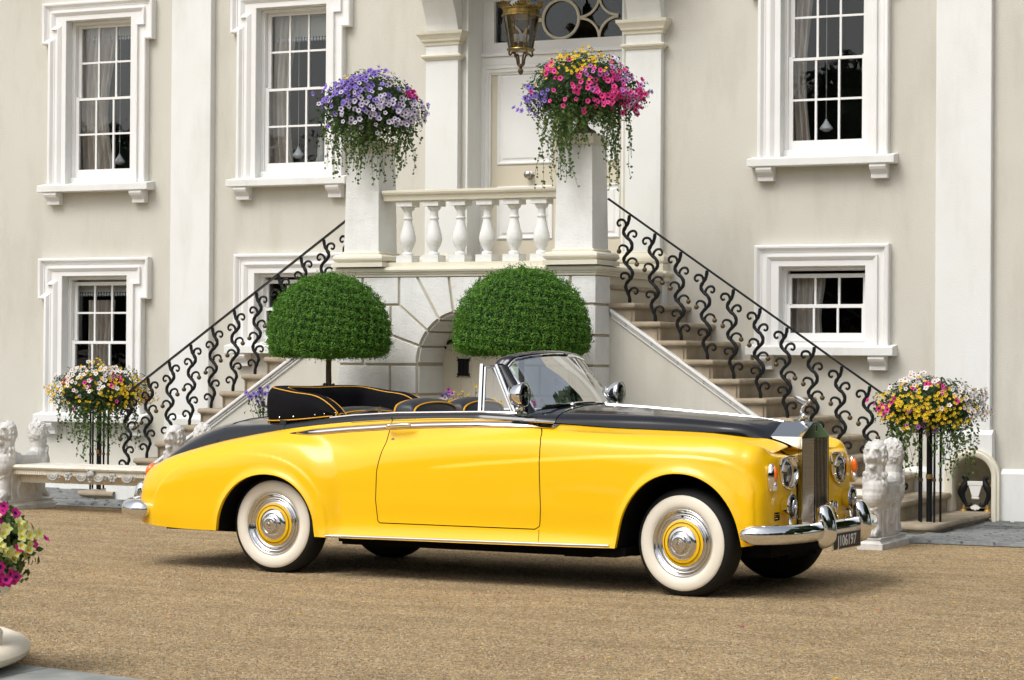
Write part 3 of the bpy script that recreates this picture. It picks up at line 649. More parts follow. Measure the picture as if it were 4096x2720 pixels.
# arch door
b = MB(); b.box(ARX-.52, ARX+.52, PY+.55, PY+.59, 0, 2.0); ad = part('arch_door', b, MT['trim'], stairs)
for k in range(9):
    b = MB(); x = ARX-.52+k*.116; b.box(x+.003, x+.113, PY+.545, PY+.555, 0.02, 1.95); o = obj('door_board', b, MT['door_cream']); o.parent = ad
gx, gz = -10.145, 1.42
b = MB(); b.box(gx-.055, gx+.055, PY+.52, PY+.548, gz-.085, gz+.085)
for sx in (-1, 1):
    for sz in (-1, 1): b.prism([(gx+sx*.04, gz+sz*.07), (gx+sx*.075, gz+sz*.10), (gx+sx*.06, gz+sz*.085), (gx+sx*.07, gz+sz*.06)], PY+.525, PY+.545)
for k in range(3): b.box(gx-.04+k*.035, gx-.03+k*.035, PY+.51, PY+.522, gz-.08, gz+.08)
o = obj('door_grille', b, MT['iron']); o.parent = ad
b = MB(); b.prism([(-10.39, 1.66), (-10.36, 1.70), (-10.33, 1.68), (-10.25, 1.70), (-10.1, 1.675), (-10.1, 1.66), (-10.25, 1.655), (-10.33, 1.64)], PY+.53, PY+.546)
b.tube([(-10.37+.03*math.cos(t), PY+.535, 1.60+.03*math.sin(t)) for t in np.linspace(0, 4, 10)], .009, 6); b.tube([(-10.37, PY+.535, 1.73), (-10.33, PY+.535, 1.76), (-10.28, PY+.535, 1.80)], [.004, .014, .004], 6)
o = obj('strap_hinge', b, MT['iron']); o.parent = ad
# cornice and parapet base, mitred round the corners
def ushape(prz, nm, m, x0, x1, yf, yb, smooth=True, par=stairs):
    V = []
    for o, z in prz: V.append([(x0-o, yb, z), (x0-o, yf-o, z), (x1+o, yf-o, z), (x1+o, yb, z)])
    n = len(V); v = [p for r_ in V for p in r_]; f = []
    for i in range(n-1):
        for k in range(4): f.append((i*4+k, i*4+(k+1) % 4, i*4+4+(k+1) % 4, i*4+4+k))
    f.append((0, 1, 2, 3)); f.append(tuple((n-1)*4+k for k in (3, 2, 1, 0))); b = MB(); b.add(v, f)
    return part(nm, b, m, par, smooth=smooth, angle=30)
ushape([(-.01, 2.295), (.004, 2.298), (.006, 2.318), (.016, 2.322), (.02, 2.335), (.036, 2.345), (.043, 2.362), (.036, 2.380), (.012, 2.390), (-.05, 2.391)], 'cornice', MT['cream'], xl, xr, PY, D-.2)
ushape([(0, 2.391), (0, 2.437)], 'parapet_base', MT['cream'], xl+.40, xr-.40, PY+.03, PY+.38)
# piers
PXS = [(-11.197, -10.815), (-8.935, -8.549)]
for x0, x1 in PXS:
    y1 = PY+.385
    def sq(prz, nm, m, smooth=False, par=stairs, x0=x0, x1=x1, y0=PY, y1=y1):
        v = []; n = len(prz)
        for o, z in prz: v += [(x0-o, y0-o, z), (x1+o, y0-o, z), (x1+o, y1+o, z), (x0-o, y1+o, z)]
        f = [(i*4+k, i*4+(k+1) % 4, i*4+4+(k+1) % 4, i*4+4+k) for i in range(n-1) for k in range(4)]+[(0, 3, 2, 1), tuple((n-1)*4+k for k in range(4))]
        b = MB(); b.add(v, f); return part(nm, b, m, par, smooth=smooth, angle=30)
    sq([(.085, 2.393), (.085, 2.437)], 'pier_plinth', MT['cream'])
    sq([(.03, 2.437), (.062, 2.442), (.08, 2.458), (.085, 2.475), (.080, 2.495), (.06, 2.512), (.02, 2.518), (.022, 2.535), (.004, 2.545), (0, 2.55)], 'pier_torus', MT['cream'], True)
    sq([(0, 2.548), (-.012, 3.30), (-.018, 3.53)], 'pier_shaft', MT['rust'])
    sq([(-.02, 3.525), (.0, 3.528), (.002, 3.61), (-.01, 3.628), (-.05, 3.632)], 'pier_cap', MT['cream'])
# balustrade
b = MB(); x0, x1 = -10.80, -8.94; y0 = PY+.06; y1 = PY+.30
b.prism([(y0, 3.075), (y0-.004, 3.085), (y0-.022, 3.10), (y0-.03, 3.118), (y0-.03, 3.14), (y1+.02, 3.145), (y1+.02, 3.04), (y0+.01, 3.04), (y0+.005, 3.062)], x0, x1, 'x'); part('balustrade_rail', b, MT['cream'], stairs, bevel=.003)
bp = [(.052, .0), (.052, .005), (.056, .018), (.050, .03), (.035, .036), (.036, .05), (.062, .095), (.076, .135), (.080, .165), (.074, .205), (.058, .26), (.044, .32), (.040, .345), (.040, .352), (.048, .357), (.048, .37), (.040, .375), (.038, .42), (.040, .435), (.058, .452), (.066, .47), (.064, .478), (.066, .482), (.05, .483)]
bm_ = MB(); bm_.lathe(bp, 24, (0, 0, 2.505)); bm_.box(-.085, .085, -.085, .085, 2.438, 2.507); bm_.box(-.083, .083, -.083, .083, 2.985, 3.04)
bme = mesh('baluster', bm_, MT['rust'], True, angle=30)
for k in range(6):
    o = bpy.data.objects.new('baluster', bme); ALL.objects.link(o); o.parent = stairs; o.matrix_parent_inverse = WORLD[stairs.name]; o.location = (-10.583+k*.287, PY+.175, 0)
# flights
GO, RZ = .262, .1775
def tread_prof(xn, xb, z, s):
    # nosing profile in (x, z); s = +1 noses towards +x
    return [(xb, z), (xn-s*.02, z), (xn-s*.006, z-.006), (xn, z-.022), (xn-s*.006, z-.04), (xn-s*.02, z-.048), (xn-s*.03, z-.05), (xn-s*.03, z-.058), (xn-s*.038, z-.06), (xb, z-.06)]
for s in (1, -1):
    for j in range(1, 14):
        z = 2.397-RZ*j; xn = -8.25+GO*(j-2); y0 = 20.47
        if j == 13: xn += .17; y0 = 19.86
        if j == 12: xn += .07; y0 = 20.05
        if j == 11: y0 = 20.3
        if s < 0 and j > 10: y0 = 20.47 if j < 13 else 20.40
        w_ = GO+.10 if j < 12 else (1.3 if s > 0 else .5)
        if s < 0: xn_ = 2*CX-xn
        else: xn_ = xn
        b = MB(); xb = xn_-s*w_
        # slab with rounded nose all round (front end and outer side)
        prof = [(0, 0), (.012, -.004), (.02, -.018), (.022, -.028), (.018, -.042), (.006, -.05), (-.008, -.052), (-.010, -.06)]
        prof = [(o-.022, h) for o, h in prof]
        rad = .12 if j >= 12 else .02; cor = [(xn_-s*rad+s*rad*math.sin(t), y0+rad-rad*math.cos(t)) for t in np.linspace(0, math.pi/2, 7 if j >= 12 else 4)]
        outl = [(xb, y0)]+cor+[(xn_, D)]
        rows = []
        for o, h in prof:
            rw = []
            for i, (x, y) in enumerate(outl):
                if i == 0: dx, dy = 0, -1
                elif i == len(outl)-1: dx, dy = s, 0
                else:
                    t = (i-1)/(len(cor)-1)*math.pi/2; dx, dy = s*math.sin(t), -math.cos(t)
                rw.append((x+dx*o, y+dy*o, z+h))
            rows.append(rw)
        b.grid(rows)
        tp = rows[0]+[(xb, D, z)]; b.add(tp, [tuple(range(len(tp)))])
        # riser / body below
        zb = z-RZ if j < 13 else -.02
        o = -.045; inn = []
        for i, (x, y) in enumerate(outl):
            if i == 0: dx, dy = 0, -1
            elif i == len(outl)-1: dx, dy = s, 0
            else:
                t = (i-1)/(len(cor)-1)*math.pi/2; dx, dy = s*math.sin(t), -math.cos(t)
            inn.append((x+dx*o, y+dy*o))
        b.grid([[(x, y, z-.058) for x, y in inn], [(x, y, zb) for x, y in inn]])
        part('stone_step', b, MT['stone'], stairs, smooth=True, angle=35)
    # landing edge riser
    # sloping side wall with moulded coping
    X = lambda x: x if s > 0 else 2*CX-x
    yS = 20.50; xa, za = -8.50, 1.99; sl = RZ/GO; xe = xa+(za-.20)/sl
    b = MB(); b.prism([(X(xa-.3), 0), (X(xa-.3), za+.1), (X(xa), za-.075), (X(xe), .125), (X(xe), 0)], yS, yS+.25); part('flank_wall', b, MT['stucco'], stairs)
    dn = Vector((X(1)-X(0), 0, -sl)).normalized(); upn = Vector((s*sl, 0, 1)).normalized()
    def cop(o0, o1, pr, nm, m):
        b = MB(); A = Vector((X(xa), 0, za)); B = Vector((X(xe), 0, .20)); v = []
        for P in (A, B):
            for o_, y in ((o0, yS-pr), (o1, yS-pr), (o1, yS+.24), (o0, yS+.24)): q_ = P+Vector((0, 0, 1))*o_*1.2; v.append((q_.x, y, q_.z))
        b.add(v, [(0, 1, 2, 3), (7, 6, 5, 4)]+[(k, k+4, (k+1) % 4+4, (k+1) % 4) for k in range(4)]); return part(nm, b, m, stairs, bevel=.008)
    cop(-.03, 0, .05, 'coping', MT['trim']); cop(-.052, -.033, .03, 'coping_fillet', MT['trim']); cop(-.078, -.055, .018, 'coping_bead', MT['trim'])
    b = MB(); a_, e_ = sorted((X(xa), X(-5.95))); e_ = e_ if s > 0 else e_; a_ = a_ if s > 0 else -14.2; b.box(a_, e_, yS-.05, yS+.2, 0, .22); b.prism([(yS-.05, .22), (yS-.0, .25), (yS+.2, .25), (yS+.2, .22)], a_, e_, 'x'); part('flank_plinth', b, MT['rust'], stairs)

# ================================================================ iron railings
stem = [(228, 632), (226, 600), (215, 570), (205, 545), (212, 520), (232, 498), (242, 478), (238, 455), (217, 430), (197, 407), (195, 385), (213, 360), (233, 340), (238, 315), (227, 290), (203, 268), (191, 247), (195, 225), (212, 200), (220, 175), (222, 152)]
br = [([(196, 232), (204, 212), (200, 188), (186, 176), (167, 177), (157, 190), (160, 204), (169, 209), (176, 202)], 0),
      ([(212, 280), (218, 255), (232, 240), (250, 238), (261, 250), (260, 265), (250, 271), (243, 264)], 0),
      ([(232, 343), (216, 348), (212, 330), (198, 318), (180, 316), (168, 326), (167, 338)], 1),
      ([(218, 430), (212, 415), (218, 398), (233, 388), (250, 389), (262, 399), (265, 410)], 1),
      ([(240, 487), (226, 492), (222, 478), (208, 468), (190, 467), (179, 478), (179, 492), (188, 500), (197, 494)], 0),
      ([(222, 590), (226, 566), (240, 551), (257, 549), (270, 560), (269, 575), (259, 582), (251, 575)], 0)]
def cr_pts(P, n=4):
    P = [Vector(p) for p in P]; o = []
    for i in range(len(P)-1):
        a, b, c, d = P[max(i-1, 0)], P[i], P[i+1], P[min(i+2, len(P)-1)]
        for k in range(n):
            t = k/n; o.append(.5*((2*b)+(c-a)*t+(2*a-5*b+4*c-d)*t*t+(-a+3*b-3*c+d)*t**3))
    return o+[P[-1]]
cv = lambda p, s: ((p[0]-224)/538.7*s, 0, (632-p[1])/576)
def scroll_meshes(s):
    b = MB(); tips = []; P = cr_pts([cv(p, s) for p in stem], 3)
    b.tube(P, [.0155+.003*math.sin(i*.9)**2 for i in range(len(P))], 7)
    for pts, ball in br:
        P = cr_pts([cv(p, s) for p in pts], 3); n = len(P); b.tube(P, [.0145-.005*i/n for i in range(n)], 6)
        e = P[-1]; t = MB()
        if ball: t.ball((e.x, 0, e.z-.018), .024, 10)
        else: t.tube(list(P[-5:])+[e+Vector((.0005, 0, -.001))], [.0075, .008, .009, .0105, .0115, .006], 6)
        tips.append(('scroll_ball' if ball else 'scroll_tip', mesh('scroll_end', t, MT['bronze'], True)))
    return mesh('scroll_baluster', b, MT['iron'], True), tips
for s in (1, -1):
    lab = 'black scrolled iron railing on the stone steps %s' % ('right of the landing' if s > 0 else 'left of the landing')
    X = lambda x: x if s > 0 else 2*CX-x
    rl = thing('iron_railing', lab, 'railing', (X(-8.357), 20.59, 0), group='scrolled iron railings of the entrance stairs')
    sm_, tm_ = scroll_meshes(s)
    for j in range(2, 13):
        o = bpy.data.objects.new('scroll_baluster', sm_); ALL.objects.link(o); o.parent = rl; o.matrix_parent_inverse = WORLD[rl.name]; o.location = (X(-8.357+GO*(j-2)), 20.59, 2.397-RZ*j)
        for nm_, tme in tm_: c = bpy.data.objects.new(nm_, tme); ALL.objects.link(c); c.parent = o
    p0 = (X(-8.357-.22), 20.59, 2.042+.845+.149); p1 = (X(-8.357+GO*10.6), 20.59, 2.042+.845-RZ*10.6)
    b = MB(); P = [Vector(p0), Vector(p1)]; dv = (P[1]-P[0]).normalized(); up_ = Vector((-dv.z*s, 0, dv.x*s)).normalized(); up_ = up_ if up_.z > 0 else -up_
    sec = [(-.023, -.006), (.023, -.006), (.023, .003), (.012, .010), (-.012, .010), (-.023, .003)]
    v = [P_+Vector((0, a, 0))+up_*h for P_ in P for a, h in sec]; b.add(v, [tuple(range(6)), tuple(range(11, 5, -1))]+[(k, k+6, (k+1) % 6+6, (k+1) % 6) for k in range(6)])
    part('handrail', b, MT['iron'], rl)

# ================================================================ lantern
LX, LY = -9.945, D-.45
lt = thing('hanging_lantern', 'aged brass lantern with glass sides and white bulbs hanging before the door', 'lantern', (LX, LY, 4.4))
b = MB()
b.lathe([(.0, 5.60), (.012, 5.60), (.012, 5.36), (.03, 5.34), (.05, 5.30), (.06, 5.24), (.085, 5.17), (.125, 5.10), (.145, 5.075)], 32, (LX, LY, 0)); part('roof', b, MT['slate'], lt, smooth=True)
b = MB(); b.lathe([(.145, 5.072), (.196, 5.070), (.198, 5.055), (.185, 5.05), (.187, 5.005), (.197, 4.998), (.198, 4.985), (.185, 4.98), (.16, 4.985)], 40, (LX, LY, 0)); part('crown_band', b, MT['brass'], lt, smooth=True, angle=30)
b = MB()
for k in range(6):
    a0 = k*math.pi/3
    for j in range(-4, 5):
        a = a0+j*.11; hh = .055*math.cos(j*.36)+.012; r0 = .198; r1 = .215+.02
        ca, sa = math.cos(a), math.sin(a); ta = (-sa*.012, ca*.012)
        b.add([(LX+r0*ca-ta[0], LY+r0*sa-ta[1], 5.065), (LX+r0*ca+ta[0], LY+r0*sa+ta[1], 5.065), (LX+r1*ca+ta[0], LY+r1*sa+ta[1], 5.065+hh*.8), (LX+r1*ca*1.01, LY+r1*sa*1.01, 5.065+hh), (LX+r1*ca-ta[0], LY+r1*sa-ta[1], 5.065+hh*.8)], [(0, 1, 2, 3, 4)])
part('palmette_crest', b, MT['brass'], lt)
for k in range(6):
    a = k*math.pi/3+.35; b = MB(); b.tube([(LX+.178*math.cos(a), LY+.178*math.sin(a), 4.985), (LX+.118*math.cos(a), LY+.118*math.sin(a), 4.645)], .0075, 6); part('rib', b, MT['brass'], lt)
b = MB(); b.lathe([(.172, 4.985), (.112, 4.65)], 36, (LX, LY, 0), cap=False); part('glass_shade', b, MT['lens'], lt, smooth=True)
b = MB(); b.lathe([(.10, 4.65), (.142, 4.655), (.146, 4.645), (.135, 4.632), (.10, 4.635), (.02, 4.63)], 36, (LX, LY, 0)); part('lower_ring', b, MT['brass'], lt, smooth=True)
for k in range(4):
    a = k*math.pi/2+.5; x, y = LX+.055*math.cos(a), LY+.055*math.sin(a)
    b = MB(); b.lathe([(.022, 4.655), (.026, 4.72), (.02, 4.722)], 12, (x, y, 0)); part('lamp_cup', b, MT['bronze'], lt, smooth=True)
    b = MB(); b.lathe([(.012, 4.72), (.016, 4.735), (.028, 4.76), (.031, 4.78), (.022, 4.802), (0, 4.81)], 14, (x, y, 0)); part('light_bulb', b, MT['porcelain'], lt, smooth=True)
for k in range(4):
    a = k*math.pi/2+.9; ca, sa = math.cos(a), math.sin(a); b = MB()
    pr = [(.128, 4.63), (.135, 4.60), (.12, 4.585), (.105, 4.60), (.085, 4.61), (.06, 4.59), (.045, 4.55), (.036, 4.50), (.018, 4.48)]
    b.tube(cr_pts([(LX+r*ca, LY+r*sa, z) for r, z in pr], 3), .010, 7); part('scroll_arm', b, MT['bronze'], lt, smooth=True)
b = MB(); b.lathe([(.03, 4.50), (.034, 4.48), (.022, 4.474), (.012, 4.47), (.018, 4.462), (.02, 4.458), (.012, 4.452), (.026, 4.445), (.03, 4.43), (.022, 4.405), (.008, 4.393), (0, 4.39)], 16, (LX, LY, 0)); part('pinecone_finial', b, MT['bronze'], lt, smooth=True)

# ================================================================ boot scraper in the niche
bx, by = -5.366, D-.02
ly = thing('boot_scraper', 'black and white iron lyre shaped boot scraper inside the arched niche', 'boot scraper', (bx, by, .02))
for s in (-1, 1):
    b = MB(); P = [(bx+s*.035, by, .155), (bx+s*.07, by, .145), (bx+s*.10, by, .17), (bx+s*.125, by, .225), (bx+s*.135, by, .27), (bx+s*.115, by, .315), (bx+s*.095, by, .35), (bx+s*.088, by, .385), (bx+s*.10, by, .41), (bx+s*.125, by, .405)]
    b.tube(cr_pts(P, 4), [.010+.022*math.exp(-((i-19)/8)**2)+.006 for i in range(37)], 10); part('dolphin', b, MT['iron'], ly, smooth=True)
    b = MB(); b.ball((bx+s*.115, by, .085), .034, 12, sc3=(1.1, .9, .9)); b.tube([(bx+s*.115, by, .10), (bx+s*.11, by, .14), (bx+s*.10, by, .16)], [.02, .012, .01], 8); part('foot', b, MT['gold'], ly, smooth=True)
    b = MB(); b.tube([(bx+s*.13, by, .30), (bx+s*.15, by, .34), (bx+s*.17, by, .345)], [.012, .018, .006], 8); part('beak', b, MT['gold'], ly, smooth=True)
b = MB(); b.prism([(bx-.075, .375), (bx+.075, .375), (bx+.072, .335), (bx-.072, .335)], by-.02, by+.02); b.prism([(bx-.065, .335), (bx+.065, .335), (bx+.03, .225), (bx-.03, .225)], by-.016, by+.016); b.tube([(bx-.036, by, .215), (bx+.036, by, .215)], .014, 8); part('vase', b, MT['porcelain'], ly, bevel=.004)
b = MB(); b.prism([(bx, .155), (bx+.05, .13), (bx+.03, .105), (bx+.015, .11), (bx, .095), (bx-.015, .11), (bx-.03, .105), (bx-.05, .13)], by-.012, by+.012); part('shell', b, MT['porcelain'], ly)
# ================================================================ the car (local axes: x forward, y to its left, z up; rear axle at x=0)
TH = -.0584
ORG = Vector((-8.38-math.sin(TH)*.85, 14.084+math.cos(TH)*.85, 0))
car = thing('convertible_car', 'yellow and black vintage open convertible car with whitewall tyres parked on the gravel', 'car', ORG, TH, world=False)
def cp(name, mb, mats, parent=None, **k):
    o = obj(name, mb, mats, None, **k); o.parent = parent or car; return o
NET = [
 (-1.30, [(.50, .34), (.50, .38), (.50, .44), (.50, .49), (.50, .53), (.50, .57), (.50, .60), (.50, .62), (.50, .63)]),
 (-1.27, [(.66, .33), (.66, .38), (.66, .45), (.66, .51), (.65, .555), (.635, .60), (.61, .63), (.58, .65), (.555, .66)]),
 (-1.225, [(.77, .32), (.775, .38), (.775, .46), (.765, .53), (.75, .585), (.725, .635), (.685, .67), (.63, .69), (.575, .695)]),
 (-1.15, [(.83, .31), (.84, .38), (.84, .47), (.835, .55), (.815, .61), (.785, .66), (.735, .70), (.67, .72), (.60, .725)]),
 (-1.0, [(.87, .30), (.88, .37), (.88, .49), (.875, .58), (.855, .65), (.82, .71), (.765, .75), (.70, .77), (.63, .775)]),
 (-.7, [(.89, .285), (.895, .36), (.895, .53), (.89, .65), (.875, .725), (.84, .79), (.785, .835), (.725, .855), (.67, .86)]),
 (-.35, [(.90, .285), (.905, .36), (.905, .55), (.90, .70), (.885, .785), (.85, .86), (.80, .905), (.755, .928), (.71, .935)]),
 (0, [(.90, .285), (.905, .36), (.905, .55), (.90, .71), (.885, .82), (.855, .90), (.815, .95), (.78, .978), (.75, .992)]),
 (.3, [(.91, .28), (.91, .35), (.905, .55), (.90, .70), (.885, .80), (.855, .88), (.82, .945), (.80, .99), (.775, 1.03)]),
 (.6, [(.925, .272), (.905, .335), (.90, .55), (.90, .70), (.89, .77), (.872, .83), (.838, .90), (.812, .99), (.79, 1.06)]),
 (.95, [(.928, .275), (.905, .34), (.903, .55), (.903, .72), (.896, .81), (.878, .875), (.842, .94), (.815, 1.01), (.79, 1.083)]),
 (1.6, [(.93, .28), (.905, .345), (.905, .55), (.907, .75), (.902, .86), (.885, .935), (.848, .99), (.82, 1.045), (.79, 1.10)]),
 (2.1, [(.93, .285), (.905, .35), (.908, .55), (.912, .76), (.907, .885), (.885, .965), (.835, 1.018), (.79, 1.05), (.735, 1.078)]),
 (2.5, [(.93, .29), (.908, .35), (.913, .55), (.917, .76), (.91, .88), (.885, .960), (.82, 1.018), (.70, 1.026), (.585, 1.05)]),
 (2.8, [(.92, .295), (.912, .36), (.916, .55), (.918, .75), (.908, .87), (.880, .955), (.80, 1.018), (.645, 1.005), (.485, 1.04)]),
 (3.12, [(.915, .295), (.912, .36), (.916, .55), (.915, .74), (.902, .855), (.872, .950), (.785, 1.017), (.60, .975), (.375, 1.025)]),
 (3.35, [(.905, .31), (.905, .37), (.905, .54), (.90, .71), (.885, .825), (.858, .935), (.768, 1.006), (.57, .945), (.315, 1.0)]),
 (3.50, [(.885, .33), (.89, .39), (.89, .54), (.88, .68), (.86, .79), (.832, .91), (.745, .982), (.55, .925), (.285, .985)]),
 (3.60, [(.85, .345), (.86, .40), (.86, .54), (.845, .66), (.82, .765), (.80, .88), (.715, .947), (.54, .918), (.278, .94)]),
]
def P3(x, r): return [(x, y, z) for y, z in r]
net = [P3(x, r) for x, r in NET]
net += [
 [(3.635, .815, .35), (3.66, .82, .41), (3.66, .82, .53), (3.66, .805, .65), (3.66, .78, .735), (3.665, .755, .835), (3.65, .685, .905), (3.61, .53, .908), (3.535, .276, .925)],
 [(3.695, .74, .35), (3.70, .745, .41), (3.70, .745, .53), (3.70, .73, .64), (3.70, .71, .72), (3.70, .69, .81), (3.685, .635, .882), (3.63, .515, .902), (3.55, .274, .908)],
 [(3.715, .61, .35), (3.72, .615, .41), (3.72, .615, .52), (3.72, .605, .62), (3.718, .59, .70), (3.71, .575, .79), (3.695, .545, .868), (3.65, .46, .897), (3.57, .272, .896)],
 [(3.72, .45, .35), (3.725, .45, .41), (3.725, .45, .52), (3.725, .445, .61), (3.72, .44, .69), (3.715, .435, .775), (3.70, .42, .852), (3.66, .37, .886), (3.60, .27, .886)],
 [(3.71, .33, .35), (3.715, .33, .41), (3.715, .33, .52), (3.715, .33, .61), (3.712, .33, .68), (3.705, .33, .74), (3.695, .325, .81), (3.66, .305, .853), (3.62, .268, .872)],
 [(3.68, .262, .35), (3.69, .262, .41), (3.69, .262, .52), (3.69, .262, .60), (3.688, .262, .67), (3.68, .262, .73), (3.68, .262, .79), (3.66, .262, .83), (3.635, .264, .855)],
]
for col_ in net[19:]:
    for i_, (x_, y_, z_) in enumerate(col_): col_[i_] = (3.60+(x_-3.60)*.62 if x_ > 3.6 else x_, y_, z_)
for k_, x_ in enumerate((-1.262, -1.236, -1.195, -1.128)): net[k_] = [(x_, y, z) for _, y, z in net[k_]]
net = np.array(net)                       # [u, v, 3]
def cr1(A, t):
    # Catmull-Rom along axis 0 with chord-aware tangents, t in [0, n-1]
    n = len(A); i = np.clip(t.astype(int), 0, n-2); f = (t-i)
    d = np.linalg.norm(np.diff(A.reshape(n, -1, 3), axis=0), axis=2).mean(1)+1e-6; s = np.concatenate([[0], np.cumsum(d)])
    T = np.zeros_like(A)
    for k in range(n):
        a, b = max(k-1, 0), min(k+1, n-1); T[k] = (A[b]-A[a])/(s[b]-s[a])
        if 0 < k < n-1:
            l = (A[k]-A[k-1])/d[k-1]; r = (A[k+1]-A[k])/d[k]; T[k] = (l*d[k]+r*d[k-1])/(d[k]+d[k-1])
    sh = (-1,)+(1,)*(A.ndim-1); f = f.reshape(sh); dd = d[i].reshape(sh)
    h00 = 2*f**3-3*f**2+1; h10 = f**3-2*f**2+f; h01 = -2*f**3+3*f**2; h11 = f**3-f**2
    return h00*A[i]+h10*dd*T[i]+h01*A[i+1]+h11*dd*T[i+1]
def dense(net, su=.011, sv=.012):
    n = net.shape[0]; d = np.linalg.norm(np.diff(net, axis=0), axis=2).max(1)
    t = np.concatenate([k+np.arange(int(np.ceil(dd/su)))/np.ceil(dd/su) for k, dd in enumerate(d)]+[[n-1]])
    G = cr1(net, t); Gv = np.swapaxes(G, 0, 1)
    d = np.linalg.norm(np.diff(np.swapaxes(net, 0, 1), axis=0), axis=2).max(1); m = net.shape[1]
    t = np.concatenate([k+np.arange(int(np.ceil(dd/sv)))/np.ceil(dd/sv) for k, dd in enumerate(d)]+[[m-1]])
    return np.swapaxes(cr1(Gv, t), 0, 1)
G = dense(net)
ss = lambda e0, e1, x: (lambda t: t*t*(3-2*t))(np.clip((x-e0)/(e1-e0), 0, 1))
X, Y, Z = G[..., 0], G[..., 1], G[..., 2]
# rear wing bulges out of the door line
q = np.clip((X+.2)/.80, 0, None)**3+np.clip((Z-.3)/.78, 0, None)**3
fade = ss(1.04, .50, q)*ss(-1.28, -.9, X)
sidew = ss(.02, .25, Y-.60)*ss(1.02, .9, Z)
Y = Y+.044*fade*sidew*(X < 1.0)
# swage line round the rear wheel and along the front wing
q2 = np.abs((X-(-.22))/np.where(X > -.22, .725, .78))**2.6+np.clip((Z-.28)/.55, 0, None)**2.3
Y = Y+.007*ss(1.012, .985, q2)*sidew*(X < .7)
zl = np.interp(X, [1.0, 1.3, 1.7, 2.12, 2.58, 2.96, 3.2, 3.36, 3.46, 3.54, 3.58, 3.60, 3.62], [.72, .765, .805, .84, .872, .886, .885, .87, .845, .80, .74, .68, .3])
Y = Y+.007*ss(.012, -.003, Z-zl)*ss(1.15, 1.6, X)*ss(.6, .7, Y)
Y = Y-.006*ss(3.585, 3.605, X)*ss(.02, -.2, Z-.8)*ss(.6, .7, Y)*0
ARCH = [(.01, .41, .28, .41), (3.115, .425, .29, .492)]
def zarch(x):
    o = np.full_like(x, -1.0)
    for c, hw, zb, h in ARCH:
        t = np.clip(1-np.abs((x-c)/hw)**2.1, 0, None); o = np.where(np.abs(x-c) < hw, zb+h*np.sqrt(t), o)
    return o
# turned-out lip along the arches
for c, hw, zb, h in ARCH:
    rho = (np.abs((X-c)/hw)**2.1+np.clip((Z-zb)/h, 0, None)**2)**.5
    Y = Y+.016*np.exp(-((rho-1)/.07)**2)*(Z > zb-.02)
G = np.stack([X, Y, Z], -1); Uo = G.shape[0]; Vn = G.shape[1]
tp = np.arange(Vn)
for i in range(Uo):
    za = zarch(np.array([G[i, 0, 0]]))[0]; col = G[i]
    if za > col[0, 2]:
        k = int(np.argmax(col[:, 2] > za)); t0 = k-1+(za-col[k-1, 2])/(col[k, 2]-col[k-1, 2]); nt_ = np.concatenate([t0+(tp[:k+6]/(k+5))*(k+5-t0), tp[k+6:]]) if k+6 < Vn else t0+tp/(Vn-1)*(Vn-1-t0)
        G[i] = np.stack([np.interp(nt_, tp, col[:, c]) for c in range(3)], -1)
# split into door and body
DX = lambda z: np.interp(z, [.38, .54, .74, .85, .90, 1.03, 1.12], [.885, .868, .875, .898, .915, .922, .935])
DF = lambda z: np.interp(z, [.38, .42, .52, .83, .95, 1.02, 1.12], [2.10, 2.13, 2.135, 2.125, 2.12, 2.10, 2.04])
cen = (G[:-1, :-1]+G[1:, :-1]+G[:-1, 1:]+G[1:, 1:])/4
isd = (cen[..., 0] > DX(cen[..., 2])) & (cen[..., 0] < DF(cen[..., 2])) & (cen[..., 2] > .395) & (cen[..., 1] > .7)
def sub_mesh(name, G, mask, m, side):
    a, b = G.shape[:2]; idx = np.arange(a*b).reshape(a, b)
    q = np.stack([idx[:-1, :-1], idx[1:, :-1], idx[1:, 1:], idx[:-1, 1:]], -1)[mask]
    if side > 0: q = q[:, ::-1]
    P = G.reshape(-1, 3).copy(); P[:, 1] *= side
    u, inv = np.unique(q.ravel(), return_inverse=True); me = bpy.data.meshes.new(name); me.from_pydata(P[u].tolist(), [], inv.reshape(-1, 4).tolist())
    me.materials.append(m); me.polygons.foreach_set('use_smooth', [True]*len(me.polygons)); me.update(); return me
def cme(name, me, parent=None):
    o = bpy.data.objects.new(name, me); ALL.objects.link(o); o.parent = parent or car; return o
bodies = {}; doors = {}
for s in (-1, 1):
    bodies[s] = cme('body_side', sub_mesh('body_side', G, ~isd, MT['yellow'], s))
    doors[s] = cme('door', sub_mesh('door', G, isd, MT['yellow'], s))
    # return flange and dark inner arch
    bot = G[:, 0].copy(); inn = bot.copy(); inn[:, 1] -= .03; inn[:, 2] += .002; in2 = inn.copy(); in2[:, 1] = np.minimum(in2[:, 1], .60)*.98; in2[:, 2] += .0
    b = MB(); Gr = np.stack([bot, inn], 1); Gr[..., 1] *= s; b.grid(Gr, flip=s > 0); cp('arch_flange', b, MT['yellow'], smooth='full', fix=False)
    b = MB(); Gr = np.stack([inn, in2], 1); Gr[..., 1] *= s; b.grid(Gr); cp('wheel_arch_liner', b, MT['dark'], fix=False)
NEAR = BVHTree.FromPolygons([tuple(p) for p in (G.reshape(-1, 3)*np.array([1, -1, 1]))], [(i*Vn+j, (i+1)*Vn+j, (i+1)*Vn+j+1, i*Vn+j+1) for i in range(Uo-1) for j in range(Vn-1)])
def surf(x, z):
    h = NEAR.ray_cast(Vector((x, -3, z)), Vector((0, 1, 0)))
    return (h[0], h[1] if h[1].y < 0 else -h[1]) if h[0] else (Vector((x, -.8, z)), Vector((0, -1, 0)))
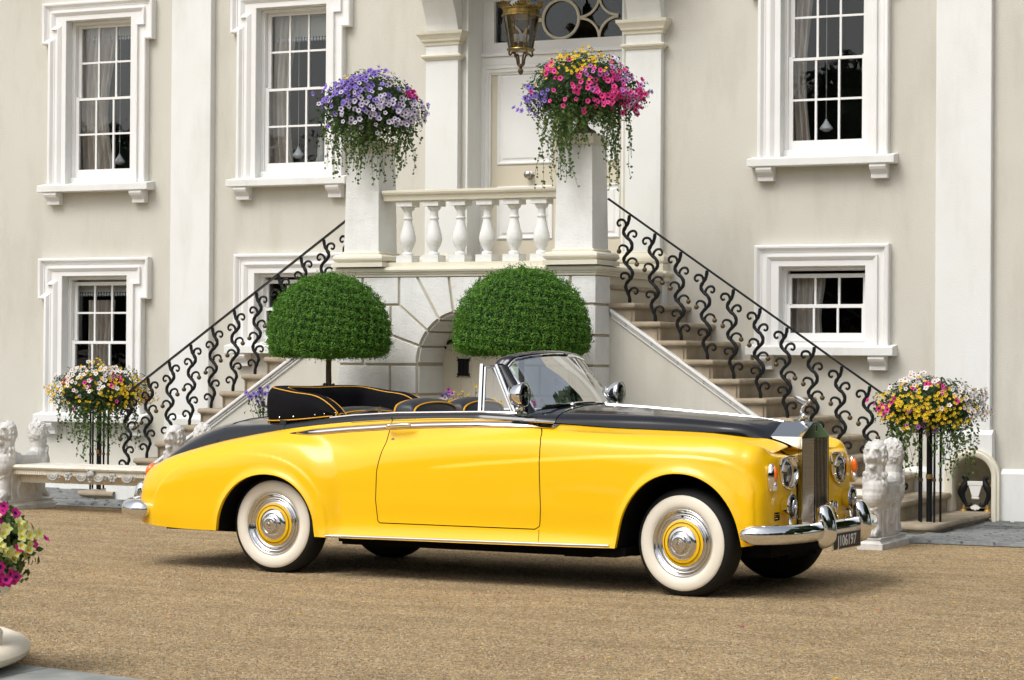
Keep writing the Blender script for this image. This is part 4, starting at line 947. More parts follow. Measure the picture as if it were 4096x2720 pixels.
def ribbon(name, pts, hw, lift, m, parent_by_side=None, thick=False, n=60, sides=(-1, 1), taper=None):
    # strip lying on the side of the body along (x, z) points
    P = [Vector(p) for p in pts]; L = [0]
    for a, b in zip(P, P[1:]): L.append(L[-1]+(b-a).length)
    t = np.linspace(0, L[-1], n); xs = np.interp(t, L, [p.x for p in P]); zs = np.interp(t, L, [p.y for p in P])
    for s in sides:
        V = []
        for i in range(n):
            a, b = max(i-1, 0), min(i+1, n-1); d = Vector((xs[b]-xs[a], zs[b]-zs[a])).normalized(); nn = Vector((-d.y, d.x)); row = []
            w_ = hw*(taper(i/(n-1)) if taper else 1)
            for k in (-1, -.5, 0, .5, 1):
                p, q = surf(xs[i]+nn.x*w_*k, zs[i]+nn.y*w_*k); l = lift*(1-.0*abs(k)) if not thick else lift*(1-.75*k*k)
                p = p+q*l; row.append((p.x, p.y*-s, p.z))
            V.append(row)
        b = MB(); b.grid(V, flip=s > 0)
        cp(name, b, m, (parent_by_side or {}).get(s), smooth='full', fix=False)
# upper black panels
def upper(name, rows, m, su=.03, sv=.02, mirror=True):
    Gd = dense(np.array(rows, float), su, sv); Lf = Gd.copy(); Lf[..., 1] *= -1
    Gf = np.concatenate([Lf, Gd[:, ::-1][:, 1:]], 1); b = MB(); b.grid(Gf); return cp(name, b, m, smooth='full', fix=False)
UP_ = lambda x, r: [(x, y, z) for y, z in r]
upper('boot_deck', [UP_(.02, [(.753, .995), (.745, 1.02), (.725, 1.035), (.64, 1.045), (.45, 1.05), (.2, 1.055), (0, 1.055)]),
 UP_(-.35, [(.71, .935), (.70, .975), (.665, 1.01), (.57, 1.035), (.40, 1.06), (.2, 1.072), (0, 1.075)]),
 UP_(-.6, [(.683, .882), (.67, .935), (.63, .98), (.54, 1.015), (.38, 1.04), (.2, 1.05), (0, 1.055)]),
 UP_(-.85, [(.652, .82), (.635, .865), (.59, .91), (.50, .948), (.35, .975), (.18, .99), (0, .995)]),
 UP_(-1.0, [(.63, .775), (.61, .81), (.56, .85), (.47, .885), (.33, .91), (.17, .925), (0, .93)]),
 UP_(-1.128, [(.60, .725), (.58, .745), (.53, .775), (.44, .80), (.31, .82), (.16, .83), (0, .835)]),
 UP_(-1.195, [(.575, .695), (.555, .69), (.50, .70), (.42, .71), (.30, .72), (.15, .725), (0, .73)]),
 UP_(-1.248, [(.53, .56), (.51, .56), (.46, .56), (.38, .56), (.28, .56), (.14, .56), (0, .56)]),
 UP_(-1.262, [(.50, .34), (.48, .34), (.42, .34), (.36, .34), (.26, .34), (.13, .34), (0, .34)])], MT['black'])
bonnet_rows = [UP_(1.92, [(.757, 1.09), (.74, 1.115), (.70, 1.135), (.60, 1.155), (.40, 1.178), (.2, 1.19), (0, 1.195)]),
 UP_(2.14, [(.73, 1.078), (.705, 1.11), (.655, 1.135), (.55, 1.158), (.36, 1.182), (.17, 1.192), (0, 1.197)]),
 UP_(2.5, [(.585, 1.05), (.57, 1.095), (.53, 1.125), (.43, 1.148), (.28, 1.165), (.13, 1.175), (0, 1.18)]),
 UP_(2.8, [(.485, 1.04), (.472, 1.085), (.435, 1.115), (.345, 1.135), (.22, 1.15), (.1, 1.156), (0, 1.16)]),
 UP_(3.12, [(.375, 1.025), (.368, 1.06), (.34, 1.088), (.27, 1.11), (.17, 1.128), (.08, 1.135), (0, 1.138)]),
 UP_(3.35, [(.315, 1.0), (.308, 1.03), (.285, 1.056), (.225, 1.08), (.14, 1.10), (.06, 1.112), (0, 1.117)]),
 UP_(3.475, [(.285, .985), (.252, 1.002), (.225, 1.012), (.165, 1.041), (.10, 1.071), (.045, 1.097), (0, 1.098)])]
upper('bonnet', bonnet_rows[1:], MT['black']); upper('scuttle', bonnet_rows[:2], MT['black'])
for s in (-1, 1):   # waist band in black, rolled over the door tops
    rows = []
    for x in np.linspace(.0, 2.0, 60):
        zb = float(np.interp(x, [0, .3, .6, .95, 1.6, 2.1], [.992, 1.03, 1.06, 1.083, 1.10, 1.078])); yb = float(np.interp(x, [0, .3, .6, .95, 1.6, 2.1], [.75, .775, .79, .79, .79, .735]))
        rows.append([(x, yb, zb), (x, yb-.006, zb+.02), (x, yb-.02, zb+.036), (x, yb-.045, zb+.042), (x, yb-.07, zb+.036), (x, yb-.08, zb+.01), (x, yb-.082, zb-.35)])
    Gr = np.array(rows); Gr[..., 1] *= s; b = MB(); b.grid(Gr, flip=s < 0); cp('door_capping', b, MT['black'], smooth='full', fix=False)
    # bright strip under the windows and rear cockpit rail
    b = MB(); x_ = np.linspace(.40, 1.86, 30); b.tube([(x, s*(float(np.interp(x, [.3, .95, 1.6, 2.1], [.775, .79, .79, .745]))-.028), float(np.interp(x, [.3, .6, .95, 1.6, 2.1], [1.03, 1.06, 1.083, 1.10, 1.09]))+.045) for x in x_], .007, 8); cp('waist_rail', b, MT['chrome'], smooth=True)
bd, dd = {-1: bodies[-1], 1: bodies[1]}, doors
strip = [(.26, .982), (.40, .994), (.55, 1.008), (.92, 1.035), (1.2, 1.05), (1.6, 1.065), (2.0, 1.068), (2.17, 1.062)]
sh = lambda d: [(x, z+d) for x, z in strip]
ribbon('waist_stripe_black', [(.11, .972)]+sh(0), .0225, .0012, MT['black'], n=90, taper=lambda t: min(1, t*11+.1))
for d in (-.0178, .0178): ribbon('pinstripe', [(.16, .975+d*.15)]+sh(d), .0016, .0022, MT['piping'], n=90)
ribbon('waist_moulding', sh(0), .0125, .007, MT['chrome'], thick=True, n=80, taper=lambda t: min(1, t*18+.3))
ribbon('waist_pinstripe', [(x, z) for x, z in [(.6, 1.056), (.95, 1.078), (1.6, 1.096), (1.95, 1.088)]], .0016, .0012, MT['black'])
seam = [(.932, 1.10), (.915, .93), (.898, .855), (.875, .74), (.868, .54), (.884, .40), (.90, .385), (2.09, .39), (2.125, .41), (2.135, .52), (2.125, .83), (2.12, .95), (2.10, 1.02), (2.04, 1.09)]
ribbon('door_seam', seam, .0032, .0008, MT['dark'], n=240)
ribbon('sill_moulding', [(.50, .283), (2.2, .30), (2.64, .307)], .0095, .010, MT['chrome'], thick=True)
ribbon('sill_seam', [(2.12, .388), (2.125, .31)], .002, .0008, MT['dark'], n=8)
for s in (-1, 1):   # bonnet edge and scuttle seams
    sp_ = [r[0] for r in bonnet_rows[1:]]; b = MB(); b.tube([(x, s*(y+.002), z+.001) for x, y, z in sp_], .0035, 6); cp('bonnet_seam', b, MT['dark'])
    b = MB(); b.tube([(x-.0, s*(y+.012), z-.008) for x, y, z in sp_], .0024, 6); cp('coach_line', b, MT['black'])
    b = MB(); b.tube([(2.142, s*y, z+.0005) for x, y, z in dense(np.array([bonnet_rows[1]]*2), .1, .02)[0]], .003, 6); cp('scuttle_seam', b, MT['dark'])
    b = MB(); b.tube([(x, s*y, z+.0005) for x, y, z in [(-.60, .683, .885), (-.585, .668, .94), (-.57, .63, .987), (-.545, .54, 1.026), (-.50, .40, 1.056), (-.46, .2, 1.072)]], .003, 6); cp('boot_seam', b, MT['dark'])
b = MB(); b.tube([(2.16, 0, 1.198), (2.5, 0, 1.181), (2.8, 0, 1.161), (3.12, 0, 1.139), (3.46, 0, 1.10)], .0065, 8); cp('bonnet_centre_strip', b, MT['chrome'], smooth=True)
# lower tail panel, underside, interior tub
b = MB(); b.box(-1.1, 3.62, -.60, .60, .25, .34); b.box(.5, 2.6, -.74, .74, .215, .30); b.box(.75, 2.5, -.87, -.84, .27, .74); b.box(.75, 2.5, .84, .87, .27, .74); b.box(-1.15, -.5, -.8, .8, .3, .36)  # wide floor box set low to deepen the shadow under the car
b.box(3.0, 3.6, -.25, .25, .22, .34); b.box(1.3, 1.8, -.45, -.25, .20, .26); b.box(.35, 2.65, -.55, -.45, .215, .26); b.box(2.2, 2.4, -.7, -.2, .205, .26); b.box(2.55, 2.72, -.86, -.6, .235, .29)
cp('underbody', b, MT['dark'])
b = MB(); b.box(-.60, .58, -.60, .60, .34, .88); cp('boot_floor', b, MT['dark']); b = MB(); b.box(2.50, 3.6, -.26, .26, .30, .88); b.box(2.2, 2.52, -.58, .58, .3, 1.0); b.box(3.5, 3.60, -.70, .70, .36, .8); cp('engine_bay', b, MT['dark'])
b = MB(); P = [(.0, .60, 1.04), (1.95, .70, 1.06)]
b.box(.0, 2.0, -.70, .70, .42, .44); b.box(-.05, 0, -.7, .7, .42, 1.06); b.box(1.98, 2.0, -.70, .70, .42, 1.10); b.box(1.80, 1.98, -.66, .66, .95, 1.10); cp('interior', b, MT['leather'])
# seats with yellow piping
def seat(y0, y1, x0, zt, nm='front_seat'):
    st = MB(); ym = (y0+y1)/2; hw = (y1-y0)/2; rows = []
    for k in range(25):
        a = k/24*math.pi; r = []
        yy = ym-hw*math.cos(a)*1; hz = math.sin(a)**.42
        z_ = zt-.12+.12*hz
        for x_, zz in ((x0-.01, .45), (x0-.02, z_-.06), (x0-.005, z_-.015), (x0+.04, z_), (x0+.11, z_-.003), (x0+.15, z_-.03), (x0+.17, z_-.12), (x0+.19, .45)): r.append((x_, yy, zz))
        rows.append(r)
    st.grid(rows); o = cp(nm, st, MT['leather'], smooth='full', fix=False)
    p = MB(); p.tube([r[2] for r in rows], .007, 6); p.tube([r[5] for r in rows], .007, 6); cp('seat_piping', p, MT['piping'], o, smooth=True)
    q_ = MB(); q_.box(x0+.15, x0+.65, y0+.02, y1-.02, .45, .66); cp('seat_cushion', q_, MT['leather'], o, bevel=.03)
seat(-.64, -.05, .86, 1.225); seat(.05, .64, .86, 1.225)
seat(-.47, .47, .10, 1.150, 'rear_seat')
# folded hood: U-shaped bag with piping and press studs
hp = MT['piping']
half_ = [(.405, .60, 1.105, 1.088), (.345, .60, 1.165, 1.083), (.265, .60, 1.214, 1.075), (.02, .598, 1.258, 1.052), (-.15, .54, 1.286, 1.045), (-.22, .36, 1.292, 1.06), (-.25, .15, 1.288, 1.07), (-.25, 0, 1.286, 1.08)]
hin = half_+[(x, -y, a_, b_) for x, y, a_, b_ in half_[:-1][::-1]]; NH = len(hin)
rows = []
for i, (x, y, zt, zb) in enumerate(hin):
    a, c = hin[max(i-1, 0)], hin[min(i+1, NH-1)]; d = Vector((c[0]-a[0], c[1]-a[1])).normalized(); nrm = Vector((d.y, -d.x))
    if nrm.dot(Vector((x-.1, y))) < 0: nrm = -nrm
    wo = .075 if i not in (0, NH-1) else .06; wi = .07; wr = lambda: random.uniform(-.006, .006)
    o = lambda k, z, l=0: (x+nrm.x*(k+l), y+nrm.y*(k+l), z)
    rows.append([o(wo-.01, zb-.02), o(wo+.012, zb+.03, wr()), o(wo+.02, (zt+zb)/2, wr()), o(wo+.008, zt-.035, wr()), o(wo-.02, zt), o(0, zt+.006, 0), o(-wi+.015, zt-.004), o(-wi, zt-.03), o(-wi-.012, (zt+zb)/2, wr()), o(-wi-.01, zb-.1)])
Gh = dense(np.array(rows), .02, .02)
b = MB(); b.grid(Gh); 
for e_ in (0, -1):
    r_ = [tuple(p) for p in Gh[e_]]; b.add(r_, [tuple(range(len(r_)))])
hood = cp('folded_hood', b, MT['canvas'], smooth='full', fix=False)
A = np.array(rows)
def tubepts(P, r, nm, m, par, n=6): q_ = MB(); q_.tube([tuple(p) for p in dense(np.array([P, P], float).swapaxes(0, 1), .02, .02)[:, 0]], r, n); cp(nm, q_, m, par, smooth=True)
tubepts(A[:, 4], .0042, 'hood_piping', hp, hood); tubepts(A[:, 6], .0042, 'hood_piping', hp, hood); OUT_ = A[:, 1]-A[:, 7]; OUT_[:, 2] = 0; OUT_ /= np.linalg.norm(OUT_, axis=1)[:, None]; tubepts(A[:, 1]+OUT_*.006+np.array([0, 0, -.022]), .0045, 'hood_piping', hp, hood)
tubepts(A[0, 0:7], .005, 'hood_piping', hp, hood); tubepts(A[NH-1, 0:7], .005, 'hood_piping', hp, hood)
for i in (13.9, 12.7, 11.9, 11.2, 10.6):
    p = np.array([np.interp(i, range(NH), A[:, 1, c]) for c in range(3)]); q_ = MB(); q_.ball(tuple(p+np.array([0, -.012, -.002])), .0065, 8); cp('press_stud', q_, MT['chrome'], hood)
# ---- windscreen
TOPW = [(1.69, .56, 1.44), (1.712, .54, 1.477), (1.735, .44, 1.505), (1.765, .28, 1.522), (1.78, .13, 1.530), (1.783, 0, 1.532)]
BOTW = [(1.925, .615, 1.155), (1.945, .58, 1.158), (1.985, .45, 1.175), (2.01, .28, 1.192), (2.022, .13, 1.20), (2.025, 0, 1.203)]
full = lambda P: [(x, -y, z) for x, y, z in P]+[(x, y, z) for x, y, z in P[::-1][1:]]
TW, BW = full(TOPW), full(BOTW)
ws = thing_ws = None
g_ = [[tuple(Vector(a).lerp(Vector(b_), t)+Vector((.012*math.sin(math.pi*t), 0, .006*math.sin(math.pi*t)))) for t in np.linspace(0, 1, 8)] for a, b_ in zip(TW, BW)]
gd = dense(np.array(g_), .03, .05); b = MB(); b.grid(gd); scr = cp('windscreen', b, MT['screen'], smooth='full', fix=False)
edge = [tuple(p) for p in gd[:, 0]]+[tuple(p) for p in gd[-1, 1:]]+[tuple(p) for p in gd[::-1, -1][1:]]+[tuple(p) for p in gd[0, ::-1][1:]]
b = MB(); b.tube(edge, .012, 8); cp('windscreen_trim', b, MT['chrome'], scr, smooth=True)
# black header and pillars around the glass
hd_ = []
for x, y, z in TW:
    k = 1+.035; hd_.append([(x+.008, y, z+.006), (x+.002, y*k, z+.017), (x-.03, y*k, z+.027), (x-.07, y*k*1.005, z+.025), (x-.10, y*k, z+.010), (x-.09, y*.99, z), (x-.02, y*.98, z-.012)])
Gq = dense(np.array(hd_), .03, .02); b = MB(); b.grid(Gq)
for e_ in (0, -1): r_ = [tuple(p) for p in Gq[e_]]; b.add(r_, [tuple(range(len(r_)))])
cp('windscreen_header', b, MT['black'], smooth=True)
for s in (-1, 1):
    sec0 = [(.014, .0), (.008, .024), (-.03, .042), (-.10, .045), (-.115, .02), (-.02, -.012)]
    rows = []
    for t in np.linspace(-.02, 1.06, 10):
        c0 = Vector((1.685, .567, 1.452)).lerp(Vector((1.925, .622, 1.15)), t); k = 1+.5*max(0, t-.6)
        rows.append([(c0.x+a*k, s*(c0.y+o_*1.0*k), c0.z+.0*a) for a, o_ in sec0]+[(c0.x+sec0[0][0]*k, s*(c0.y+sec0[0][1]*k), c0.z)])
    b = MB(); b.grid(rows); cp('windscreen_pillar', b, MT['black'], smooth=True, angle=60)
    # quarter light frame and pane
    y = .70; F_ = lambda x, z, dy=0: (x, s*(y-dy-.20*max(0, z-1.13)*.8), z)
    b = MB()
    def bar(p, q_, w_=.014): b.tube([p, q_], w_, 4)
    bar(F_(1.56, 1.125), F_(1.545, 1.465), .016); bar(F_(1.545, 1.46), F_(1.655, 1.462), .010); bar(F_(1.655, 1.462), F_(1.825, 1.15), .012); bar(F_(1.56, 1.137), F_(1.83, 1.145), .008); bar(F_(1.587, 1.137), F_(1.572, 1.445), .008); bar(F_(1.572, 1.440), F_(1.64, 1.442), .007); bar(F_(1.64, 1.442), F_(1.80, 1.15), .007)
    ql = cp('quarter_light_frame', b, MT['chrome'])
    b = MB(); b.add([F_(1.575, 1.14), F_(1.565, 1.45), F_(1.645, 1.452), F_(1.82, 1.148)], [(0, 1, 2, 3)]); cp('quarter_light_pane', b, MT['lens'], ql)
    # small hood hinge blade by the rear window
    b = MB(); b.prism([(.52, 1.108), (.79, 1.168), (.80, 1.12), (.775, 1.122), (.77, 1.148), (.6, 1.115)], s*.715, s*.725); cp('window_blade', b, MT['silver'])
    # spot lamp with loop mirror on the pillar foot
    c0 = (1.90, s*.735, 1.262); b = MB(); b.lathe([(.0, -.092), (.02, -.089), (.05, -.072), (.070, -.044), (.082, -.008), (.085, .012), (.081, .02)], 28, c0, 'x'); sp = cp('spot_lamp', b, MT['chrome'], smooth=True, rot=None)
    b = MB(); b.lathe([(.081, .016), (.055, -.012), (.028, -.03), (0, -.036)], 28, c0, 'x'); cp('lamp_reflector', b, MT['chrome'], sp, smooth='full')
    b = MB(); b.lathe([(.082, .018), (.055, .028), (.025, .033), (0, .034)], 28, c0, 'x'); cp('lamp_glass', b, MT['lens'], sp, smooth='full')
    b = MB(); b.tube([(1.90, s*.735, 1.185), (1.90, s*.732, 1.165), (1.89, s*.725, 1.15), (1.90, s*.70, 1.125)], [.014, .018, .013, .024], 12); b.ball((1.87, s*.74, 1.165), .02, 10); b.prism([(1.84, 1.128), (1.96, 1.118), (1.93, 1.135), (1.88, 1.15)], s*.69, s*.73); cp('lamp_stand', b, MT['chrome'], sp, smooth=True)
    b = MB(); b.tube([(1.815-.012*math.sin(a), s*(.735+.03*math.cos(a)*1.0), 1.255+.058*math.sin(a)) for a in np.linspace(0, 2*math.pi, 25)], .004, 6); cp('mirror_loop', b, MT['chrome'], sp, smooth=True)
    # wiper
    b = MB(); wy = -.32 if s < 0 else .20; b.tube([(2.06, wy, 1.195), (2.02, wy-.12, 1.20), (1.99, wy-.30, 1.178)], .006, 6); b.ball((2.065, wy, 1.193), .02, 10); b.box(2.0, 2.012, wy-.30, wy+.02, 1.187, 1.200); cp('wiper', b, MT['chrome'], smooth=True)
    b = MB(); b.tube([(2.00, wy-.32, 1.172), (2.022, wy-.1, 1.192), (2.03, wy+.06, 1.198)], .007, 6); cp('wiper_blade', b, MT['rubber'])
b = MB(); b.tube([(1.90, .05, 1.18), (1.86, .05, 1.32), (1.84, .02, 1.345), (1.80, 0, 1.345)], .005, 6); b.ball((1.79, -.03, 1.345), .03, 10, sc3=(.3, 1.6, .8)); cp('mirror_arm', b, MT['chrome'], smooth=True)
b = MB(); b.lathe([(.20, 0), (.21, .01), (.20, .02), (.19, .01), (.20, 0)], 40, (0, 0, 0), 'x', cap=False); b.tube([(0, -.2, 0), (0, .2, 0)], .012, 6); b.tube([(0, 0, 0), (.3, 0, -.1)], .02, 8); cp('steering_wheel', b, MT['black'], smooth=True, loc=(1.60, -.34, 1.03), rot=(0, .45, 0))
# ---- radiator shell and grille
GX0, GX1 = 3.46, 3.685; hw = .245; zc = 1.008; zt = 1.10; pk = .045
sec = [(-hw, .43), (-hw, zc), (-pk, zt), (pk, zt), (hw, zc), (hw, .43)]
b = MB(); n = len(sec)
b.add([(GX1, y, z) for y, z in sec[1:5]]+[(GX0, y, z) for y, z in sec[1:5]], [(0, 1, 5, 4), (1, 2, 6, 5), (2, 3, 7, 6)])
for s in (-1, 1):
    pts = [(GX1, .43), (GX1, zc), (GX0, zc), (GX0, .955), (3.50, .92), (3.56, .88), (3.615, .845), (3.625, .82), (3.625, .43)]
    b.add([(x, s*hw, z) for x, z in pts], [tuple(range(len(pts)))])
b.add([(GX1, -hw, zc), (GX1, -pk, zt), (GX1, pk, zt), (GX1, hw, zc), (GX1, hw, zc-.012), (GX1, -hw, zc-.012)], [(0, 1, 2, 3, 4, 5)])
b.box(GX1-.03, GX1, -hw, -hw+.016, .43, zc-.012); b.box(GX1-.03, GX1, hw-.016, hw, .43, zc-.012); b.box(GX1-.03, GX1, -hw, hw, .43, .455)
rad = cp('radiator_shell', b, MT['shell'], bevel=.003)
b = MB(); b.add([(GX1-.032, -hw, .43), (GX1-.032, hw, .43), (GX1-.032, hw, zc), (GX1-.032, -hw, zc)], [(0, 1, 2, 3)]); cp('grille_backing', b, MT['dark'], rad)
sl = MB(); sl.box(-.013, 0, -.0017, .0017, .455, zc-.012); slm = mesh('grille_slat', sl, MT['silver'])
for k in range(18):
    o = bpy.data.objects.new('grille_slat', slm); ALL.objects.link(o); o.parent = rad; o.location = (GX1-.004, -hw+.016+(k+.5)*(2*hw-.032)/18, 0); o.rotation_euler = (0, 0, .50 if k < 9 else -1.05)
b = MB(); b.box(GX1+.001, GX1+.006, -.014, .014, 1.035, 1.083); cp('radiator_badge', b, MT['chrome'], rad, bevel=.002)
b = MB(); b.box(GX1+.0055, GX1+.0075, -.009, .009, 1.04, 1.078); cp('badge_face', b, MT['black'], rad)
# flying lady mascot
b = MB(); b.lathe([(.038, 0), (.038, .012), (.03, .016), (.034, .022), (.034, .030), (.018, .036), (.014, .046), (.0, .048)], 24, (3.60, 0, 1.106)); cap = cp('radiator_cap', b, MT['chrome'], smooth=True)
b = MB(); b.tube(cr_pts([(3.592, 0, 1.15), (3.585, 0, 1.165), (3.592, 0, 1.185), (3.60, 0, 1.20), (3.615, 0, 1.215), (3.628, 0, 1.228)], 3), [.010, .012, .013, .012, .010, .010, .011, .012, .011, .009, .008, .010, .012, .010, .007, .005], 8); b.ball((3.640, 0, 1.238), .010, 10, sc3=(1.1, .85, 1.1))
for s in (-1, 1):
    b.add([(3.625, s*.006, 1.228), (3.615, s*.02, 1.232), (3.56, s*.040, 1.262), (3.53, s*.030, 1.272), (3.55, s*.022, 1.252), (3.585, s*.008, 1.222), (3.60, s*.01, 1.212)], [(0, 1, 2, 3, 4, 5, 6)]); b.tube([(3.625, s*.008, 1.228), (3.60, s*.03, 1.238), (3.565, s*.037, 1.258)], [.006, .005, .003], 6)
mas = cp('winged_mascot', b, MT['chrome'], smooth=True)
# ---- lamps on the nose
def rr(poly, n=3): return [tuple(p) for p in cr_pts(poly+[poly[0]], n)[:-1]]
LP = rr([(.585, .835), (.54, .87), (.45, .885), (.345, .88), (.312, .845), (.315, .77), (.355, .715), (.43, .685), (.52, .695), (.575, .745)], 4)
for s in (-1, 1):
    fx = lambda y, z: float(3.672-.5*max(0, z-.82)**1.3-.10*max(0, y-.5))
    b = MB(); cy, cz = .455, .785
    ring = [(fx(y, z)+.012, s*y, z) for y, z in LP]; b.tube(ring+[ring[0]], .0075, 8, cap=False); hl = cp('headlamp_surround', b, MT['chrome'], smooth=True)
    b = MB(); rows = []
    for k, dx in ((1, .012), (.93, -.004), (.80, -.02), (.62, -.03)): rows.append([(fx(y, z)*(k)+(1-k)*3.668+dx, s*(cy+(y-cy)*k), cz+(z-cz)*k) for y, z in LP])
    b.grid([list(r) for r in zip(*[rw+[rw[0]] for rw in rows])]); cp('headlamp_bowl', b, MT['chrome'], hl, smooth='full')
    b = MB(); b.lathe([(.084, 0), (.089, .01), (.083, .018), (.077, .012)], 32, (3.662, s*.475, .785), 'x'); cp('headlamp_rim', b, MT['chrome'], hl, smooth=True)
    b = MB(); b.lathe([(.078, .008), (.055, -.012), (.03, -.022), (0, -.024)], 32, (3.662, s*.475, .785), 'x'); b.ball((3.662, s*.475, .785), .016, 10); cp('headlamp_reflector', b, MT['reflector'], hl, smooth='full')
    b = MB(); b.lathe([(.08, .014), (.06, .028), (.035, .038), (0, .04)], 32, (3.662, s*.475, .785), 'x'); cp('headlamp_glass', b, MT['lens'], hl, smooth='full')
    # indicator: chrome shell, amber above clear
    b = MB(); b.ball((3.668, s*.735, .765), .1, 16, sc3=(.30, .29, .92)); il = cp('side_lamp', b, MT['chrome'], smooth='full')
    b = MB(); b.ball((3.686, s*.725, .785), .1, 14, sc3=(.25, .215, .56)); cp('indicator_lens', b, MT['amber'], il, smooth='full')
    b = MB(); b.ball((3.687, s*.725, .712), .1, 14, sc3=(.22, .20, .36)); cp('clear_lens', b, MT['reflector'], il, smooth='full')
    # fog lamp
    b = MB(); c0 = (3.73, s*.55, .578); b.lathe([(.0, -.075), (.03, -.07), (.06, -.04), (.077, -.002), (.082, .008), (.078, .014)], 28, c0, 'x'); b.tube([(3.72, s*.55, .50), (3.73, s*.55, .45), (3.74, s*.55, .42)], [.012, .014, .03], 10); b.ball((3.735, s*.55, .662), .008, 6); fg = cp('fog_lamp', b, MT['chrome'], smooth=True)
    b = MB(); b.lathe([(.078, .008), (.05, .0), (0, -.01)], 28, c0, 'x'); cp('fog_reflector', b, MT['reflector'], fg, smooth='full')
    b = MB(); b.lathe([(.078, .012), (.055, .022), (.03, .028), (0, .03)], 28, c0, 'x'); cp('fog_glass', b, MT['lens'], fg, smooth='full')
    b = MB(); b.lathe([(.012, .0), (.012, .012), (0, .016)], 12, (3.757, s*.55, .578), 'x'); cp('fog_boss', b, MT['chrome'], fg, smooth=True)
    # air vent
    b = MB(); b.box(3.65, 3.678, min(s*.60, s*.68), max(s*.60, s*.68), .49, .545); vt = cp('air_vent', b, MT['dark'], bevel=.008)
    for z in (.505, .518, .531):
        q_ = MB(); q_.box(3.674, 3.681, min(s*.602, s*.678), max(s*.602, s*.678), z-.002, z+.002); cp('vent_bar', q_, MT['chrome'], vt)
    # tail lamp
    b = MB(); b.ball((-1.145, s*.70, .63), .1, 14, sc3=(.44, .64, 1.12), rot=Matrix.Rotation(.42, 3, 'Y')); tl = cp('tail_lamp', b, MT['chrome'], smooth='full')
    b = MB(); b.ball((-1.151, s*.705, .675), .1, 14, sc3=(.42, .64, .60), rot=Matrix.Rotation(.42, 3, 'Y')); cp('orange_lens', b, MT['amber'], tl, smooth='full')
    b = MB(); b.ball((-1.171, s*.705, .585), .1, 14, sc3=(.40, .62, .62), rot=Matrix.Rotation(.35, 3, 'Y')); cp('red_lens', b, MT['red'], tl, smooth='full')
# ---- bumpers
def bumper(path, nm, sec, zc, face):
    P = cr_pts([(x, y, 0) for x, y in path], 5); rows = []; n = len(P)
    for i, p in enumerate(P):
        d = (P[min(i+1, n-1)]-P[max(i-1, 0)]).normalized(); nn = Vector((d.y, -d.x, 0))*face; t = i/(n-1); e = min(1, (min(t, 1-t)*n/5+.04)**.5) if min(t, 1-t)*n < 5 else 1
        rows.append([tuple(p+nn*a*e+Vector((0, 0, zc+h*e))) for a, h in sec]+[tuple(p+nn*sec[0][0]*e+Vector((0, 0, zc+sec[0][1]*e)))])
    b = MB(); b.grid(rows); return cp(nm, b, MT['chrome'], smooth='full')
sec = [(.0, .062), (.022, .058), (.042, .04), (.052, .015), (.052, -.015), (.042, -.04), (.022, -.058), (0, -.062), (-.012, -.04), (-.012, .04)]
fp = [(3.545, .93), (3.63, .92), (3.72, .865), (3.79, .76), (3.835, .55), (3.85, .31), (3.855, 0)]; fp = fp+[(x, -y) for x, y in fp[:-1][::-1]]
fb = bumper(fp, 'front_bumper', sec, .415, -1)
rp = [(-1.02, .885), (-1.11, .90), (-1.225, .84), (-1.325, .66), (-1.37, .45), (-1.385, .2), (-1.385, 0)]; rp = rp+[(x, -y) for x, y in rp[:-1][::-1]]
rb = bumper(rp, 'rear_bumper', [(a*1.5, h*1.18) for a, h in sec], .405, 1)
def overrider(x, y, d, par):
    # profile in (x, z) lofted across y
    pr = [(0, .30), (.045, .315), (.078, .36), (.085, .42), (.072, .49), (.052, .545), (.03, .578), (.005, .585), (-.03, .57), (-.035, .45), (-.03, .33)]
    rows = []
    for yy, k in ((-.070, .35), (-.067, .62), (-.054, .86), (-.027, .97), (0, 1), (.027, .97), (.054, .86), (.067, .62), (.070, .35)):
        rows.append([(x+d*(a*k+.012), y+yy, .44+(z-.44)*(k**.5)) for a, z in pr+[pr[0]]])
    b = MB(); b.grid(rows); b.add(rows[0], [tuple(range(len(rows[0])))]); b.add(rows[-1], [tuple(range(len(rows[-1])))]); cp('overrider', b, MT['chrome'], par, smooth='full')
for s in (-1, 1): overrider(3.855, s*.33, 1, fb); overrider(-1.36, s*.50, -1, rb)
# ---- number plate
b = MB(); b.box(3.895, 3.903, -.255, .255, .285, .395); pl = cp('number_plate', b, MT['plate'], bevel=.002)
b = MB(); 
for y0, y1, z0, z1 in ((-.258, .258, .391, .397), (-.258, .258, .283, .289), (-.258, -.252, .283, .397), (.252, .258, .283, .397)): b.box(3.896, 3.906, y0, y1, z0, z1)
cp('plate_rim', b, MT['chrome'], pl)
tcv = bpy.data.curves.new('lettering', 'FONT'); tcv.body = 'J106197'; tcv.size = .105; tcv.align_x = 'CENTER'; tcv.align_y = 'CENTER'; tcv.extrude = .0015; tcv.offset = .0006; tcv.space_character = 1.03
to = bpy.data.objects.new('lettering_curve', tcv); ALL.objects.link(to); bpy.context.view_layer.update()
tm = bpy.data.meshes.new_from_object(to.evaluated_get(bpy.context.evaluated_depsgraph_get())); bpy.data.objects.remove(to); tm.name = 'plate_lettering'; tm.materials.clear(); tm.materials.append(MT['porcelain'])
lo_ = cme('plate_lettering', tm, pl); lo_.rotation_euler = (math.pi/2, 0, math.pi/2); lo_.location = (3.905, 0, .337); lo_.scale = (.97, .93, 1)
